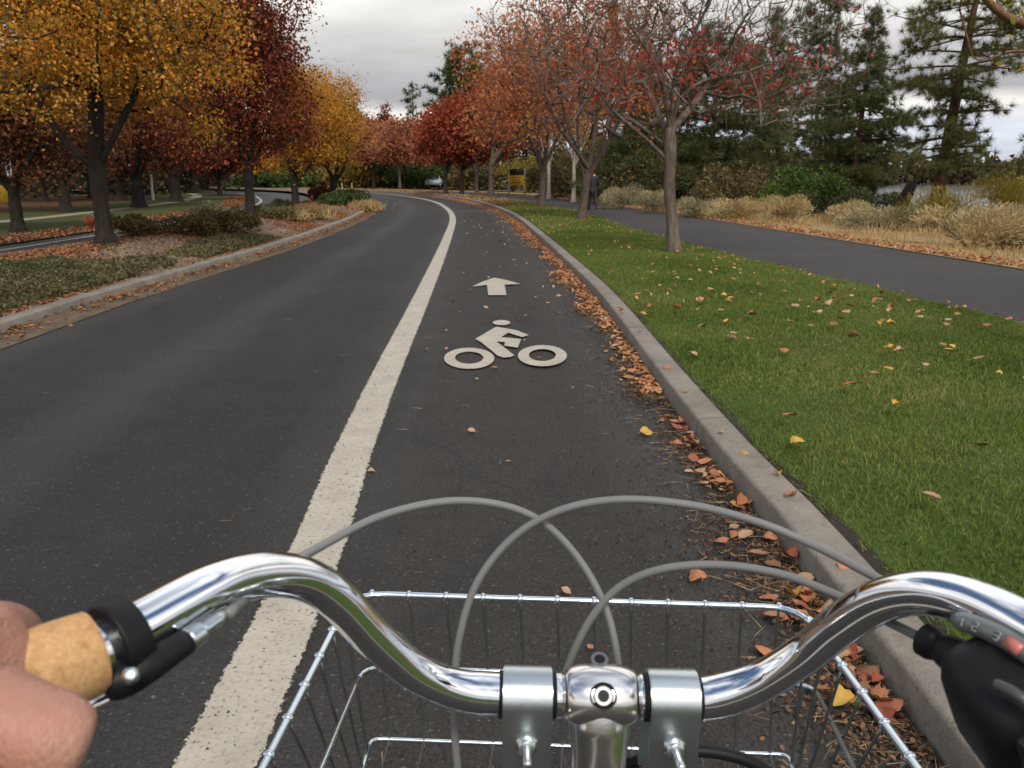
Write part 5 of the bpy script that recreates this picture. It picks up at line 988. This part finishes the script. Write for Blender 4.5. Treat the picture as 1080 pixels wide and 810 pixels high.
for t in np.linspace(.045, .955, 12):
    a, b = TL + (TR - TL) * t, B1 + (B2 - B1) * t; c = B4 + (B3 - B4) * t; a4 = NL2 + (NR2 - NL2) * t
    wr.append(tube(catmull([a + [0, .001, .003], a + (b - a) * .5 + [0, .004, 0], b, b + (c - b) * .06 + [0, 0, -.001]], 6), .0014, 6)); wr.append(tube([b, c], .0014, 6)); wr.append(tube([c, a4], .0014, 6)); wraps.append((a, TR - TL))
for t in np.linspace(.09, .93, 7):
    for (a0, a1, b0, b1) in ((TL, NL2, B1, B4), (TR, NR2, B2, B3)):
        a, b = a0 + (a1 - a0) * t, b0 + (b1 - b0) * t; wr.append(tube(catmull([a, (a + b) / 2 + [0, 0, -.005], b], 5), .0014, 6)); wraps.append((a, a1 - a0))
for t in (.25, .5, .75): wr.append(tube([B1 + (B4 - B1) * t, B2 + (B3 - B2) * t], .0014, 6))
M['wire_shaded'] = metal('dull wire with painted shade', (.22, .23, .23), .4, .05)  # mesh wires darker than the rim: unlit side and dark reflections put into the colour
obj('wire_mesh', loc(wr), M['wire_shaded'], ba, True)
wp = []
for a, d in wraps: d = d / np.linalg.norm(d); wp.append(tube([a - d * .0026, a - d * .0013, a + d * .0013, a + d * .0026], [.0034, .0048, .0048, .0034], 10))
obj('rim', loc([sweep(ring(TL, TR, NR2, NL2, .035), .0032, 10)] + wp), M['wire'], ba, True)
# front of the frame below the basket
hd = cst - fwd * .005 - upv * .16; stg = np.array([0, .30, -.95]); stg /= np.linalg.norm(stg); hb = hd + stg * .20; axle = hb + stg * .38 + np.array([0, .06, 0]); axle[2] = .345
obj('head_tube', loc([tube([hd, hb], .02, 20)]), M['frame'], bike, True)
obj('fork', loc([tube(catmull([hb + [e * .01, 0, 0], hb + np.array([e * .055, .02, -.05]), axle + np.array([e * .055, -.02, .05]), axle + [e * .055, 0, 0]], 6), np.linspace(.013, .009, 19), 12) for e in (-1, 1)]), M['frame'], bike, True)
th = np.linspace(0, 2 * np.pi, 49); wheel = obj('wheel', loc([tube(axle + np.column_stack([0 * th, .31 * np.cos(th), .31 * np.sin(th)]), .012, 8, False)] + [tube([axle + [-.03, 0, 0], axle + [.03, 0, 0]], .016, 10)] + [tube([axle + np.array([.02 * (-1) ** k, 0, 0]), axle + .31 * np.array([0, math.cos(k * .3927), math.sin(k * .3927)])], .001, 4) for k in range(16)]), M['alloy'], bike, True)
obj('tyre', loc([tube(axle + np.column_stack([0 * th, .33 * np.cos(th), .33 * np.sin(th)]), .02, 12, False)]), M['rubber'], wheel, True)
obj('frame', loc([tube(catmull([hb - stg * .05, hb + [0, -.25, -.25], hb + [0, -.55, -.42]], 6), .017, 14), tube(catmull([hd + stg * .05, hd + [0, -.25, -.24], hd + [0, -.5, -.45]], 6), .015, 14)]), M['frame'], bike, True)

# ------------------------------------------------------------------ the rider's hand
hand = thing('person', 'rider of whom only the left hand on the cork grip shows', 'person', tuple(pd(-60, 760, .26)))
HO = np.array(hand.location); mm = .001
H = [((-95, 800, .247), 30), ((-42, 722, .270), 27), ((0, 755, .256), 20), ((28, 771, .253), 15.0), ((52, 779, .2525), 15.6), ((76, 786, .254), 13.6), ((95, 790, .256), 10),
     ((-24, 672, .298), 18.5), ((12, 676, .332), 14), ((22, 712, .352), 10), ((5, 742, .348), 9),
     ((-90, 690, .286), 17), ((-62, 690, .325), 12), ((-52, 728, .345), 10), ((-62, 762, .338), 9),
     ((-155, 715, .270), 16), ((-132, 710, .305), 11), ((-122, 750, .325), 9.5), ((-130, 785, .318), 8.5),
     ((-215, 745, .255), 14), ((-200, 738, .285), 10), ((-190, 775, .302), 8.5), ((-196, 800, .298), 7.5),
     ((-180, 880, .235), 29), ((-300, 1010, .20), 35), ((-480, 1200, .14), 43), ((-8, 708, .268), 18)]
HE = [(0, 1), (0, 2), (2, 3), (3, 4), (4, 5), (5, 6), (1, 7), (7, 8), (8, 9), (9, 10), (0, 11), (11, 12), (12, 13), (13, 14), (0, 15), (15, 16), (16, 17), (17, 18), (0, 19), (19, 20), (20, 21), (21, 22), (0, 23), (23, 24), (24, 25), (1, 26)]
skin_obj('body', [pd(*p) - HO for p, r_ in H], HE, [r_ * mm for p, r_ in H], M['skin'], hand, 3)
